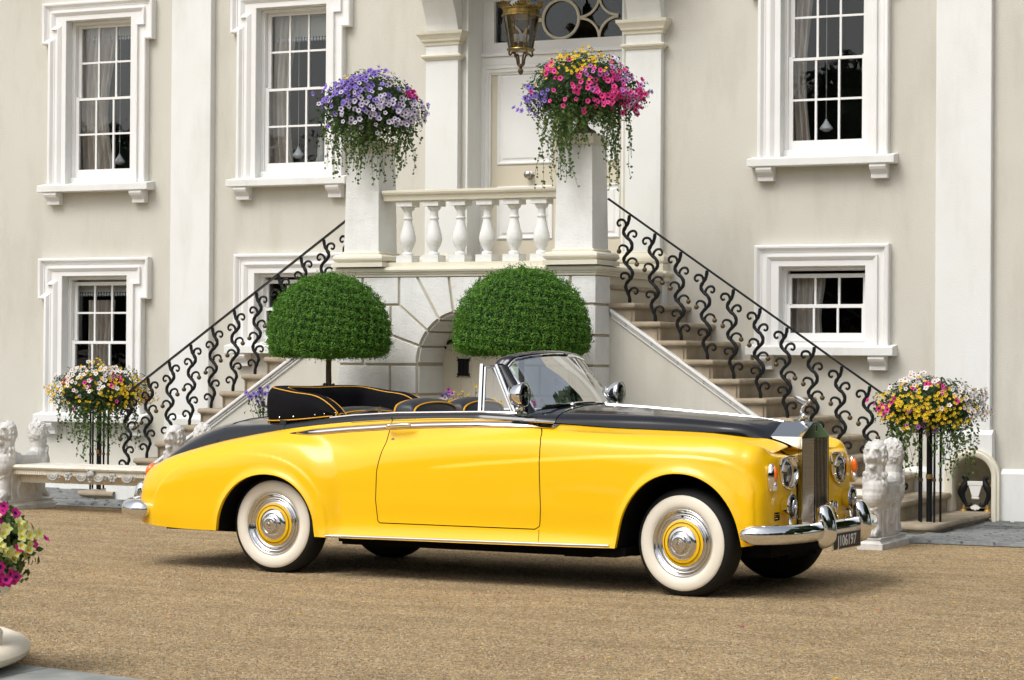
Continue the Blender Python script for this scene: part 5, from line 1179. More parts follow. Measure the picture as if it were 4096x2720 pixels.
# badge bar
b = MB(); b.tube([(3.86, -.05, .50), (3.86, -.05, .47), (3.86, .09, .47), (3.86, .09, .50)], .005, 6); bb = cp('badge_bar', b, MT['chrome'], smooth=True)
for k, (y, z, m, r) in enumerate(((-.17, .535, 'gold', .034), (-.10, .545, 'gold', .034), (-.01, .565, 'chrome', .03), (.06, .55, 'chrome', .036))):
    b = MB(); b.lathe([(r, 0), (r, .006), (r*.7, .010), (0, .011)], 18, (3.80, y, z), 'x'); b.tube([(3.80, y, z-r), (3.81, y, .47)], .005, 6); q_ = cp('club_badge', b, MT[m], bb, smooth=True)
    b = MB(); b.lathe([(r*.6, .009), (0, .013)], 16, (3.80, y, z), 'x'); cp('badge_enamel', b, (MT['porcelain'], MT['red'], MT['porcelain'], MT['purple'])[k], q_)
# ---- door handle, lock
for s in (-1, 1):
    b = MB(); y = .845; b.tube(cr_pts([(.93, s*(y+.0), 1.036), (.95, s*(y+.028), 1.04), (1.0, s*(y+.034), 1.046), (1.08, s*(y+.034), 1.052), (1.125, s*(y+.02), 1.052)], 3), [.008, .012, .015, .014, .012, .012, .013, .014, .013, .012, .011, .010, .006], 10); b.ball((.955, s*(y+.03), 1.041), .018, 10); cp('door_handle', b, MT['chrome'], doors[s], smooth=True)
    p, q_ = surf(.965, .945); b = MB(); b.lathe([(.015, 0), (.015, .008), (.011, .011), (0, .011)], 16, (0, 0, 0), 'y'); cp('door_lock', b, MT['chrome'], doors[s], smooth=True, loc=(p.x, s*(-p.y+.0), p.z))
# ---- wheels
def wheel():
    e = bpy.data.objects.new('wheel', None)
    T = MB(); n = 72
    tyre = [(.225, -.10), (.25, -.112), (.29, -.108), (.318, -.095), (.336, -.078), (.346, -.05), (.349, -.02), (.349, .02), (.346, .05), (.336, .078), (.315, .1), (.26, .112), (.21, .1)]
    W_ = MB(); W_.lathe([(.216, -.092), (.222, -.104), (.24, -.1135), (.265, -.1155), (.288, -.1115), (.302, -.104), (.3035, -.1015)], n, (0, 0, 0), 'y', cap=False)
    T.lathe(tyre, n, (0, 0, 0), 'y', cap=False)
    C_ = MB(); C_.lathe([(.2165, -.092), (.2185, -.102), (.212, -.108), (.204, -.100), (.192, -.082), (.184, -.074), (.176, -.078), (.170, -.090), (.164, -.094), (.158, -.088), (.153, -.084), (.149, -.088), (.147, -.094)], n, (0, 0, 0), 'y', cap=False)
    Y_ = MB(); Y_.lathe([(.147, -.094), (.125, -.102), (.107, -.106)], n, (0, 0, 0), 'y', cap=False)
    H_ = MB(); H_.lathe([(.108, -.105), (.104, -.112), (.09, -.119), (.078, -.122), (.074, -.130), (.066, -.134), (.060, -.130), (.056, -.132), (.052, -.146), (.045, -.150), (.030, -.149), (.027, -.152), (.0, -.153)], 60, (0, 0, 0), 'y', cap=False)
    H_.lathe([(.056, -.131), (.056, -.147), (.046, -.1505)], 8, (0, 0, 0), 'y', cap=False)
    S_ = MB()
    for r in (.132, .128): S_.tube([(r*math.cos(a), -.1005-(0.147-r)*.17, r*math.sin(a)) for a in np.linspace(0, 2*math.pi, 61)], .0011, 4, cap=False)
    E_ = MB(); E_.tube([(-.008, -.1535, .016), (-.008, -.1535, -.014)], .002, 5); E_.tube([(-.008, -.1535, .016), (.006, -.1535, .012), (.006, -.1535, .003), (-.008, -.1535, 0), (.01, -.1535, -.014)], .002, 5)
    D_ = MB(); D_.lathe([(.20, -.07), (.0, -.06)], 36, (0, 0, 0), 'y'); V_ = MB(); V_.ball((-.10, -.092, .135), .009, 8)
    return dict(tyre=mesh('tyre', T, MT['rubber'], 'full'), whitewall=mesh('whitewall', W_, MT['whitewall'], 'full'), chrome_trim_ring=mesh('chrome_trim_ring', C_, MT['chrome_soft'], 'full'), wheel_disc=mesh('wheel_disc', Y_, MT['yellow'], 'full'), hub_cap=mesh('hub_cap', H_, MT['chrome_soft'], True), pin_line=mesh('pin_line', S_, MT['rubber']), hub_emblem=mesh('hub_emblem', E_, MT['silver']), wheel_back=mesh('wheel_back', D_, MT['dark']), valve=mesh('valve', V_, MT['rubber'])), e
WM, e = wheel(); bpy.data.objects.remove(e)
for x, s, st in ((0, -1, 0), (3.124, -1, -.10), (0, 1, 0), (3.124, 1, -.10)):
    e = bpy.data.objects.new('wheel', None); ALL.objects.link(e); e.parent = car; e.location = (x, s*.745, .349-.010); e.rotation_euler = (0, random.uniform(0, 1) if x else -1.1, st if s < 0 else st+math.pi)
    for k, me in WM.items():
        o = bpy.data.objects.new(k, me); ALL.objects.link(o); o.parent = e
# ================================================================ marble lion benches
def remesh(mb, name, m, vox=.008, smooth_it=2):
    me = mesh('tmp', mb, m); o = bpy.data.objects.new('tmp', me); ALL.objects.link(o)
    r = o.modifiers.new('r', 'REMESH'); r.mode = 'VOXEL'; r.voxel_size = vox; r.use_smooth_shade = True
    s = o.modifiers.new('s', 'SMOOTH'); s.iterations = smooth_it; s.factor = .5
    bpy.context.view_layer.update(); dg = bpy.context.evaluated_depsgraph_get()
    out = bpy.data.meshes.new_from_object(o.evaluated_get(dg)); out.name = name; bpy.data.objects.remove(o)
    out.polygons.foreach_set('use_smooth', [True]*len(out.polygons)); return out
def lion_support(seed):
    # local: x across, y depth (front is -y), z up; two lions back to back carrying the seat
    r = random.Random(seed); b = MB()
    def half(sg):
        def E(c, s3, rot=0): b.ball((c[0], sg*c[1], c[2]), 1, 14, sc3=s3, rot=Matrix.Rotation(sg*rot, 3, 'X'))
        # leg and paw
        b.tube([(0, sg*-.27, .14), (0, sg*-.275, .28), (0, sg*-.27, .42)], [.062, .058, .085], 14)
        for k in (-1.5, -.5, .5, 1.5):
            E((k*.026, -.355, .125), (.0145, .035, .024)); E((k*.026, -.325, .15), (.014, .03, .022)); E((k*.026, -.375, .112), (.011, .012, .012))
        E((0, -.31, .155), (.062, .05, .05)); E((.0, -.325, .315), (.02, .025, .02)); E((-.03, -.325, .33), (.02, .02, .018)); E((.03, -.325, .33), (.02, .02, .018))
        # feathered chest
        E((0, -.27, .46), (.098, .115, .125)); E((0, -.315, .42), (.085, .075, .09)); E((0, -.24, .54), (.09, .09, .1))
        E((0, -.15, .47), (.085, .16, .10))
        # neck and mane mass
        E((0, -.25, .63), (.082, .085, .12)); E((0, -.235, .75), (.088, .088, .105))
        # head, brow, muzzle, jaw
        E((0, -.29, .755), (.066, .07, .075)); E((0, -.245, .81), (.078, .075, .055)); E((0, -.352, .745), (.034, .045, .030)); E((0, -.375, .758), (.019, .018, .016)); E((0, -.34, .785), (.022, .05, .022), .5)
        E((0, -.335, .664), (.033, .045, .017)); E((0, -.352, .652), (.024, .03, .016)); E((0, -.285, .675), (.045, .04, .03))
        for sx in (-1, 1):
            E((sx*.019, -.372, .733), (.019, .022, .018)); E((sx*.034, -.342, .803), (.026, .026, .013)); E((sx*.036, -.335, .732), (.018, .03, .022)); E((sx*.03, -.343, .782), (.009, .009, .009)); E((sx*.068, -.262, .80), (.013, .02, .022)); E((sx*.045, -.30, .715), (.018, .05, .03))
        # mane locks laid over the back and sides of the head
        for i in range(230):
            th = math.acos(r.uniform(-.75, 1)); a = r.uniform(-2.45, 2.45)
            d = Vector((math.sin(th)*math.sin(a), math.sin(th)*math.cos(a), math.cos(th)))
            if th < .9 and abs(a) > 1.9: continue
            c_ = (d.x*.088, -.238+d.y*.084, .745+d.z*.118)
            if c_[1] < -.285 and abs(c_[0]) < .06 and .66 < c_[2] < .83: continue
            b.ball((c_[0], sg*c_[1], c_[2]), 1, 6, sc3=(.013, .014, .024), rot=Matrix.Rotation(r.uniform(-.8, .8), 3, 'Y') @ Matrix.Rotation(sg*r.uniform(-.6, .6), 3, 'X'))
        for i in range(40):
            a = r.uniform(-1.7, 1.7); z = r.uniform(.50, .60); b.ball((math.sin(a)*.09, sg*(-.255-math.cos(a)*.085), z), 1, 6, sc3=(.015, .012, .024), rot=Matrix.Rotation(r.uniform(-.4, .4), 3, 'Y'))
    half(1); half(-1)
    b.box(-.065, .065, -.24, .24, .09, .40); b.box(-.075, .075, -.20, .20, .36, .50); b.box(-.07, .07, -.16, .16, .48, .53)
    for sx in (-1, 1):   # relief on the web: cartouche with leaf scrolls
        b.tube([(sx*.068, .06*math.cos(a)*(1.2 if a > 0 else 1), .27+.085*math.sin(a)) for a in np.linspace(0, 6.28, 17)], .010, 6)
        b.tube(cr_pts([(sx*.068, .0, .36), (sx*.07, .05, .39), (sx*.07, .09, .37), (sx*.07, .07, .345)], 3), .009, 6); b.tube(cr_pts([(sx*.068, .0, .36), (sx*.07, -.05, .39), (sx*.07, -.09, .37), (sx*.07, -.07, .345)], 3), .009, 6)
        b.tube(cr_pts([(sx*.068, -.13, .12), (sx*.07, -.15, .2), (sx*.07, -.12, .26), (sx*.07, -.14, .31)], 3), .012, 6); b.tube(cr_pts([(sx*.068, .13, .12), (sx*.07, .15, .2), (sx*.07, .12, .26), (sx*.07, .14, .31)], 3), .012, 6)
        b.ball((sx*.066, 0, .27), 1, 10, sc3=(.012, .035, .05))
        b.tube([(sx*.07, -.22, .385), (sx*.07, .22, .385)], .009, 6)
    me = remesh(b, 'lion_support', MT['marble'], .0052, 1)
    p = MB(); v = []
    for o, z in ((.0, 0), (.0, .045), (-.012, .05), (-.022, .062), (-.026, .075), (-.018, .082), (-.018, .092)): v += [(-.105-o, -.40-o, z), (.105+o, -.40-o, z), (.105+o, .40+o, z), (-.105-o, .40+o, z)]
    f = [(i*4+k, i*4+(k+1) % 4, i*4+4+(k+1) % 4, i*4+4+k) for i in range(6) for k in range(4)]+[tuple(24+k for k in range(4))]
    p.add(v, f); return me, mesh('lion_plinth', p, MT['marble'])
LM, LPm = lion_support(3)
def bench(x0, x1, yc, rot, label, grp, zoff=0):
    xc = (x0+x1)/2; t = thing('lion_bench', label, 'bench', (xc, yc, 0), rot, group=grp, world=False)
    L_ = (x1-x0)/2
    for sx in (-1, 1):
        o = bpy.data.objects.new('lion_support', LM); ALL.objects.link(o); o.parent = t; o.location = (sx*L_, 0, 0)
        q = bpy.data.objects.new('plinth', LPm); ALL.objects.link(q); q.parent = o
    a = L_-.05
    b = MB(); pr = [(-.235, .352), (-.235, .392), (-.225, .396), (-.24, .402), (-.262, .41), (-.272, .425), (-.262, .44), (-.235, .447), (.25, .447), (.25, .352)]
    b.prism(pr, -a, a, 'x'); seat_ = obj('seat', b, MT['bench'], bevel=.004); seat_.parent = t
    b = MB()
    for k in range(70):
        x = -a+.01+k*(2*a-.02)/70
        if abs(x) < .52: continue
        b.box(x+.004, x+.018, -.241, -.234, .356, .388)
    o = obj('dentil_frieze', b, MT['bench']); o.parent = seat_; o['kind'] = 'stuff'
    b = MB(); b.box(-a-.0, a, -.12, .12, .27, .353); o = obj('under_rail', b, MT['bench']); o.parent = t
    for k, x in enumerate((-.42, -.24, -.08, .12, .28, .45)):   # carved swags and rosettes under the seat edge
        b = MB()
        if k in (1, 4):
            for j in range(6): an = j*math.pi/3; b.ball((x+.03*math.cos(an), -.25, .345+.03*math.sin(an)), 1, 8, sc3=(.02, .014, .02))
            b.ball((x, -.262, .345), .013, 8)
        else:
            b.tube([(x+.06*math.cos(an), -.25, .365-.055*max(0, math.sin(an))) for an in np.linspace(0, math.pi, 9)], .012, 6)
            for j in range(5): b.ball((x-.04+j*.02, -.25, .35-.02*math.sin(j*.8)), 1, 7, sc3=(.014, .012, .02))
            b.tube(cr_pts([(x+.06, -.25, .37), (x+.08, -.25, .36), (x+.085, -.25, .335), (x+.07, -.25, .33)], 3), .008, 6)
        o = obj('carved_swag', b, MT['relief'], smooth=True); o.parent = seat_
    b = MB(); b.ball((.03, -.262, .375), 1, 12, sc3=(.045, .02, .035)); b.ball((.03, -.275, .365), 1, 8, sc3=(.02, .02, .02)); b.tube([(.0, -.26, .40), (-.01, -.265, .415), (.01, -.265, .41)], .01, 6); b.tube([(.06, -.26, .40), (.07, -.265, .415), (.05, -.265, .41)], .01, 6); b.tube([(.03+.018*math.cos(an), -.265, .32+.018*math.sin(an)) for an in np.linspace(0, 6.28, 12)], .006, 5)
    o = obj('carved_mask', b, MT['relief'], smooth=True); o.parent = seat_
    return t
bench(-14.07, -12.11, 18.82, -.02, 'weathered marble bench with lion ends in front of the left steps', 'marble lion benches')
bench(-7.3, -5.27, 18.50, .0, 'marble bench half hidden behind the car nose, its white lion beside the bumper', 'marble lion benches')

# ================================================================ clipped topiary trees
def topiary(x, y, z0, z1, rad, label, seed):
    g = np.random.default_rng(seed); t = thing('topiary_tree', label, 'tree', (x, y, 0), group='clipped dome topiary trees')
    H = z1-z0
    prof = [(0, 0), (.6, .003), (.90, .012), (.97, .04), (1.0, .13), (.99, .25), (.955, .40), (.885, .56), (.77, .72), (.61, .85), (.40, .945), (.2, .985), (0, 1)]
    P = np.array([(r*rad, h*H) for r, h in prof])
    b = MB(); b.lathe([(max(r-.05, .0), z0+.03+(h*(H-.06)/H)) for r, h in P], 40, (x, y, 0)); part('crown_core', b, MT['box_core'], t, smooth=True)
    seg = np.linalg.norm(np.diff(P, axis=0), axis=1); wgt = seg*(P[1:, 0]+P[:-1, 0])
    n = 75000; k = g.choice(len(seg), n, p=wgt/wgt.sum()); f = g.random(n); a = g.random(n)*2*np.pi
    Q = P[k]*(1-f[:, None])+P[k+1]*f[:, None]; T = P[k+1]-P[k]; N = np.stack([T[:, 1], -T[:, 0]], 1); N /= np.linalg.norm(N, axis=1)[:, None]
    clump = .024*np.sin(a*23+Q[:, 1]*31)*np.sin(a*17-Q[:, 1]*43)+.02*np.sin(a*5+2)*np.sin(Q[:, 1]*7+a*3)
    dep = -np.abs(g.normal(0, .020, n))+clump
    fly = g.random(n) < .03; dep[fly] += g.uniform(.0, .045, fly.sum())
    Q = Q+N*dep[:, None]
    pts = np.stack([x+Q[:, 0]*np.cos(a), y+Q[:, 0]*np.sin(a), z0+Q[:, 1]+np.where(Q[:, 1] < .04, -.01*g.random(n), 0)], 1)
    nr = np.stack([N[:, 0]*np.cos(a), N[:, 0]*np.sin(a), N[:, 1]+.4], 1)
    me = leaf_mesh('crown', pts, nr, .0075, MT['box_leaf'], jitter=.8, aspect=.75)
    o = part('crown', me, None, t); o['kind'] = 'stuff'
    # sprigs on the outline
    m = 1100; k = g.choice(len(seg), m, p=wgt/wgt.sum()); f = g.random(m); a = g.random(m)*2*np.pi
    Q = P[k]*(1-f[:, None])+P[k+1]*f[:, None]; T = P[k+1]-P[k]; N = np.stack([T[:, 1], -T[:, 0]], 1); N /= np.linalg.norm(N, axis=1)[:, None]
    L = []; 
    for i in range(m):
        base = np.array([x+Q[i, 0]*math.cos(a[i]), y+Q[i, 0]*math.sin(a[i]), z0+Q[i, 1]]); d = np.array([N[i, 0]*math.cos(a[i]), N[i, 0]*math.sin(a[i]), N[i, 1]+(.5 if N[i, 1] > -.5 else 0)])+g.normal(0, .35, 3); d /= np.linalg.norm(d); ln = g.uniform(.02, .065)
        for q in range(7): L.append(base+d*ln*q/6+g.normal(0, .003, 3))
    me = leaf_mesh('sprigs', np.array(L), g.normal(size=(len(L), 3)), .006, MT['box_leaf']); o = part('sprigs', me, None, t); o['kind'] = 'stuff'
    b = MB(); b.tube([(x+.005, y, .95), (x, y, 1.2), (x-.004, y, 1.4), (x, y, z0+.12)], [.034, .029, .027, .026], 12); part('trunk', b, MT['bark'], t, smooth=True)
    b = MB(); b.lathe([(.42, 0), (.44, .05), (.45, .35), (.50, .78), (.56, .84), (.57, .90), (.54, .92), (.50, .90)], 32, (x, y, 0)); part('tub', b, MT['pot'], t, smooth=True)
    b = MB(); b.lathe([(.51, .88), (0, .93)], 24, (x, y, 0)); part('soil', b, MT['dark'], t)
    n = 900; aa = g.random(n)*6.28; rr_ = .60*np.sqrt(g.random(n)); pts = np.stack([x+rr_*np.cos(aa), y+rr_*np.sin(aa), .93+.11*g.random(n)], 1)
    o = part('underplanting', leaf_mesh('underplanting', pts, g.normal(size=(n, 3)), .02, MT['ivy_dark']), None, t); o['kind'] = 'stuff'
    n = 120; aa = g.random(n)*6.28; pts = np.stack([x+.05*np.cos(aa), y+.05*np.sin(aa), 1.16+.10*g.random(n)], 1)
    o = part('trunk_shoots', leaf_mesh('trunk_shoots', pts, g.normal(size=(n, 3)), .016, MT['ivy_dark']), None, t); o['kind'] = 'stuff'
    return t
tl_ = topiary(-10.885, 19.3, 1.525, 2.29, .585, 'round clipped dome of green leaves left of the arch, behind the folded hood', 5)
tr_ = topiary(-8.88, 19.3, 1.55, 2.33, .63, 'larger looking clipped dome of green leaves before the arch, behind the windscreen', 6)

# ================================================================ flowers
def flower_mesh(name, m, eye, r, lobes=5, depth=.4, cut=.22):
    b = MB(); n = lobes*4; v = [(0, 0, -r*depth)]
    for ring, (k, h) in enumerate(((.35, -.10), (1.0, .04))):
        for i in range(n):
            a = 2*math.pi*i/n; rr_ = r*k*(1-(cut if ring else .05)*(.5-.5*math.cos(a*lobes)))
            v.append((rr_*math.cos(a), rr_*math.sin(a), r*h+(.06*r*math.cos(a*lobes) if ring else 0)))
    f = [(0, 1+i, 1+(i+1) % n) for i in range(n)]; f2 = [(1+i, 1+n+i, 1+n+(i+1) % n, 1+(i+1) % n) for i in range(n)]
    b.add(v, f, 1); o = len(b.m); b.f += [tuple(q) for q in f2]; b.m += [0]*len(f2)
    me = mesh(name, b, [m, eye], fix=False); return me
FM = {k: flower_mesh(k+'_flower', MT[k], MT['eye'], .027) for k in ('pink', 'magenta', 'purple', 'lilac', 'mauve')}
FM['bloom_yellow'] = flower_mesh('yellow_flower', MT['bloom_yellow'], MT['eye_y'], .0165, 5, .1, .45)
FM['bloom_white'] = flower_mesh('white_flower', MT['bloom_white'], MT['eye_y'], .025, 5, .25, .3)
FM['lime'] = flower_mesh('lime_flower', MT['lime'], MT['bloom_yellow'], .027, 5, .4, .35)
FN = dict(pink='pink_petunia', magenta='magenta_petunia', purple='purple_petunia', lilac='lilac_petunia', mauve='mauve_petunia', bloom_yellow='yellow_daisy', bloom_white='white_flower', lime='lime_petunia')
def plant(name, label, cat, c, prof, blooms, nleaf, leaf_m, strands, grp, seed, stretch=(1, 1), droop=0, leaf=.017, tops=0, zcut=None):
    """c centre; prof(theta_elev)-> ellipsoid radii; blooms: list of (kind, count, direction centre (az, el), spread)"""
    g = np.random.default_rng(seed); t = thing(name, label, cat, c, group=grp); C = np.array(c)
    rx, ry, rz = prof
    def surfpt(d, k=1.0):
        p = d*np.array([rx, ry, rz])*k; p[..., 2] -= droop*(p[..., 0]**2+p[..., 1]**2)/(rx*rx)*rz
        return p
    b = MB(); b.ball(tuple(C), 1, 20, sc3=(rx*.72, ry*.72, rz*.72)); core = part('foliage_core', b, MT['box_core'], t, smooth='full')
    me = core.data
    if droop:
        co = np.empty(len(me.vertices)*3); me.vertices.foreach_get('co', co); co = co.reshape(-1, 3)-C; co[:, 2] -= droop*(co[:, 0]**2+co[:, 1]**2)/(rx*rx)*rz; me.vertices.foreach_set('co', (co+C).ravel())
    d = g.normal(size=(nleaf, 3)); d /= np.linalg.norm(d, axis=1)[:, None]; k = g.uniform(.66, 1.0, (nleaf, 1))*(1+.10*np.sin(d[:, :1]*9+seed)*np.sin(d[:, 2:]*8+d[:, 1:2]*7))
    P = surfpt(d, k)+C
    o = part('foliage', leaf_mesh('foliage', P, d+np.array([0, 0, .3]), leaf, leaf_m), None, t); o['kind'] = 'stuff'
    toC = np.array([0, 0, CH])-C; az0 = math.atan2(toC[1], toC[0])
    cnt = 0; extra = {}
    for kind, n, (az, el), sp in blooms:
        for i in range(n):
            if sp > 3: dd = g.normal(size=3)
            else:
                a = az0+az+g.normal()*sp; e = el+g.normal()*sp*.7; dd = np.array([math.cos(a)*math.cos(e), math.sin(a)*math.cos(e), math.sin(e)])
            dd /= np.linalg.norm(dd)
            p = surfpt(dd, g.uniform(.93, 1.10)*(1+.13*math.sin(dd[0]*9+seed)*math.sin(dd[2]*8)))+C
            nrm = Vector(dd*np.array([1, 1, .6])+np.array([0, 0, .15])+g.normal(0, .35, 3)+.35*toC/np.linalg.norm(toC)).normalized()
            q = nrm.to_track_quat('Z', 'Y'); s_ = g.uniform(.8, 1.2)
            if cnt < 300:
                o = bpy.data.objects.new(FN[kind], FM[kind]); ALL.objects.link(o); o.parent = t; o.matrix_parent_inverse = WORLD[t.name]; o.location = p; o.rotation_mode = 'QUATERNION'; o.rotation_quaternion = q; o.scale = (s_,)*3; cnt += 1
            else: extra.setdefault(kind, []).append((p, q, s_))
    for kind, L in extra.items():
        me0 = FM[kind]; v0 = np.array([v.co for v in me0.vertices]); f0 = [tuple(p_.vertices) for p_ in me0.polygons]; m0 = [p_.material_index for p_ in me0.polygons]; b = MB()
        for p, q, s_ in L:
            Rm = np.array(q.to_matrix()); b.add((v0*s_) @ Rm.T+p, f0); b.m[-len(m0):] = m0
        o = part(FN[kind]+'_mass', b, [MT[kind], MT['eye_y' if kind in ('bloom_yellow', 'bloom_white') else 'eye']], t, fix=False); o['kind'] = 'stuff'
    # trailing strands: (azimuth rel. camera, length, count, spread)
    LP_, TN = [], MB(); sub_n = 0
    for az, ln, n, sp in strands:
        for i in range(n):
            a = az0+az+g.normal()*sp; L = ln*g.uniform(.35, 1.1); r0 = g.uniform(.45, .85)
            st = np.array([math.cos(a)*rx*r0, math.sin(a)*ry*r0, -rz*.45-droop*rz*r0*r0]); out_ = np.array([math.cos(a), math.sin(a), 0])*g.uniform(0, .07)
            pts = []; ph = g.uniform(0, 6); m_ = max(4, int(L/.03)); sw = g.normal(0, .02)
            for q in range(m_+1):
                u = q/m_; p = C+st+out_*math.sin(u*2)+np.array([sw*u*u*1.5+.012*math.sin(u*7+ph), .012*math.cos(u*6+ph), -L*u]); pts.append(p)
                if g.random() < .93:
                    for _ in range(1 if u > .6 else 2): LP_.append(p+g.normal(0, .011, 3))
            TN.tube([tuple(p) for p in pts], .0018, 3, cap=False)
    if LP_:
        o = part('trailing_stems', TN, MT['ivy_dark'], t, fix=False); o['kind'] = 'stuff'
        LP_ = np.array(LP_); nv = 7; M_ = len(LP_); nr = g.normal(size=(M_, 3))*.7+toC/np.linalg.norm(toC); nr /= np.linalg.norm(nr, axis=1)[:, None]
        a1 = np.cross(nr, g.normal(size=(M_, 3))); a1 /= np.linalg.norm(a1, axis=1)[:, None]; b1 = np.cross(nr, a1); sz = g.uniform(.008, .0155, (M_, 1)); V = []
        for q in range(nv): an = 2*math.pi*q/nv; V.append(LP_+(a1*math.cos(an)+b1*math.sin(an))*sz*(.75 if q == 0 else 1))
        V = np.stack(V, 1).reshape(-1, 3); me = bpy.data.meshes.new('round_leaves'); me.from_pydata(V.tolist(), [], [tuple(range(i*nv, i*nv+nv)) for i in range(M_)]); me.materials.append(MT['ivy']); me.update()
        o = part('trailing_leaves', me, None, t); o['kind'] = 'stuff'
    return t
def urn(t, x, y, z, s=1.0):
    b = MB(); b.lathe([(.13, 0), (.135, .02), (.12, .035), (.085, .05), (.06, .075), (.05, .10), (.055, .13), (.075, .15), (.14, .19), (.19, .26), (.21, .34), (.23, .37), (.225, .39), (.19, .38)], 32, (0, 0, 0)); b.v = [(x+a*s, y+c_*s, z+d_*s) for a, c_, d_ in b.v]
    part('urn', b, MT['earth'], t, smooth=True)
PI = math.pi
t = plant('flower_urn', 'stone urn of purple and pale lilac petunias trailing leaves on the left pier', 'flower urn', (-11.02, PY+.19, 4.02), (.56, .50, .33),
    [('purple', 85, (-.75, .50), .42), ('purple', 35, (.1, .7), .5), ('lilac', 80, (.15, -.05), .45), ('lilac', 62, (.75, -.05), .35), ('lilac', 14, (-.5, .0), .4), ('bloom_yellow', 16, (-.8, .85), .3), ('magenta', 12, (.85, .45), .12), ('lilac', 12, (0, 1.3), .3)],
    5200, MT['ivy_dark'], [(-.9, .50, 26, .35), (-.1, .62, 26, .4), (.9, .60, 20, .15), (0, .4, 20, 1)], 'flower urns on the piers', 11, droop=.35)
urn(t, -11.005, PY+.19, 3.63)
t = plant('flower_urn', 'stone urn of hot pink petunias and yellow flowers spilling over the right pier', 'flower urn', (-8.735, PY+.19, 4.08), (.60, .50, .36),
    [('pink', 105, (.35, .05), .42), ('pink', 14, (-.85, .5), .25), ('pink', 30, (.9, -.1), .3), ('bloom_yellow', 120, (-.35, .75), .40), ('mauve', 30, (.5, .4), .3), ('purple', 34, (-1.15, -.15), .22), ('lilac', 34, (1.15, -.1), .28), ('lilac', 8, (.7, .9), .2)],
    5600, MT['ivy_dark'], [(-.65, .70, 36, .25), (.15, .38, 14, .35), (.75, .76, 22, .22), (0, .35, 16, 1)], 'flower urns on the piers', 12, droop=.30)
urn(t, -8.74, PY+.19, 3.635)
def stand(x, y, z0, zb, label, seed, rx, rz, blooms, strands, grp='iron plant stands with flowers beside the steps'):
    t = plant('plant_stand', label, 'plant stand', (x, y, zb), (rx, rx*.85, rz), blooms, 5200, MT['ivy_dark'], strands, grp, seed, droop=.1, leaf=.014)
    for k in range(5):
        a = k*1.2566+.4; r = .098; b = MB(); b.tube([(x+r*math.cos(a), y+r*math.sin(a), z0), (x+r*math.cos(a), y+r*math.sin(a), zb-rz*.3)], .0105, 8); br_ = part('bar', b, MT['iron'], t, smooth=True)
        b = MB(); b.tube([(x+r*math.cos(a), y+r*math.sin(a), z0+.36), (x+r*math.cos(a), y+r*math.sin(a), z0+.385)], .0165, 8); o = obj('bar_collar', b, MT['bronze'], smooth=True); o.parent = br_
    b = MB(); b.tube([(x, y, z0), (x, y, zb-rz*.3)], .026, 10); cb = part('centre_post', b, MT['iron'], t, smooth=True)
    b = MB(); b.tube([(x, y, z0+.38), (x, y, z0+.42)], .031, 10); o = obj('post_collar', b, MT['gold'], smooth=True); o.parent = cb
    b = MB(); b.lathe([(.05, zb-rz*.75), (.2, zb-rz*.55), (.3, zb-rz*.2), (.31, zb)], 24, (x, y, 0)); part('basket', b, MT['earth'], t, smooth=True)
stand(-14.5, 20.75, .09, 1.15, 'iron stand with a round basket of yellow, white and pink flowers beside the left steps', 21, .57, .28,
    [('bloom_yellow', 130, (.75, -.05), .42), ('bloom_yellow', 60, (-1.1, .05), .35), ('bloom_yellow', 40, (0, 1.0), .5), ('bloom_white', 55, (-.5, .5), .5), ('bloom_white', 45, (.3, .9), .5), ('pink', 14, (0, .2), .7), ('bloom_yellow', 120, (.5, .2), .6)],
    [(-.2, .55, 30, .4), (.7, .45, 12, .3), (-.9, .4, 10, .2)])
stand(-5.37, 20.3, .09, 1.12, 'iron stand with a round basket of yellow, white and pink flowers beside the right lion', 22, .50, .26,
    [('bloom_yellow', 175, (-.1, -.1), .5), ('bloom_white', 75, (1.1, .2), .4), ('bloom_white', 35, (-.3, .9), .5), ('pink', 12, (-1.1, .0), .25), ('pink', 8, (.2, .8), .3), ('bloom_yellow', 110, (-.3, .2), .6), ('mauve', 8, (-.3, -.7), .3)],
    [(.1, .5, 26, .6), (.9, .45, 10, .3), (-.9, .5, 12, .3)])
# foreground: low round stone with an urn of petunias
fx_, fy_ = -7.93, 8.50
t = thing('round_stone_plinth', 'cream round stone plinth with a rounded rim at the lower left corner', 'plinth', (fx_, fy_, 0))
b = MB(); b.lathe([(1.21, 0), (1.21, .035), (1.25, .045), (1.30, .055), (1.325, .072), (1.332, .095), (1.32, .118), (1.285, .133), (1.24, .138), (0, .14)], 120, (fx_-.02, fy_, 0)); part('drum', b, MT['fore'], t, smooth=True)
ux, uy = -6.92, 8.92
t = plant('foreground_urn', 'blurred cream urn of magenta and lime petunias at the left edge', 'flower urn', (ux, uy, .60), (.285, .27, .23),
    [('lime', 34, (.55, .15), .35), ('magenta', 26, (.5, 1.0), .3), ('magenta', 20, (.5, -.6), .3), ('magenta', 14, (.1, .4), .6), ('lime', 20, (.1, .2), .5)], 2600, MT['ivy'], [], None, 31, leaf=.02)
b = MB(); b.lathe([(.12, .13), (.125, .20), (.07, .25), (.05, .30), (.08, .34), (.16, .40), (.19, .50), (.2, .55)], 32, (ux, uy, 0)); part('urn', b, MT['fore'], t, smooth=True)
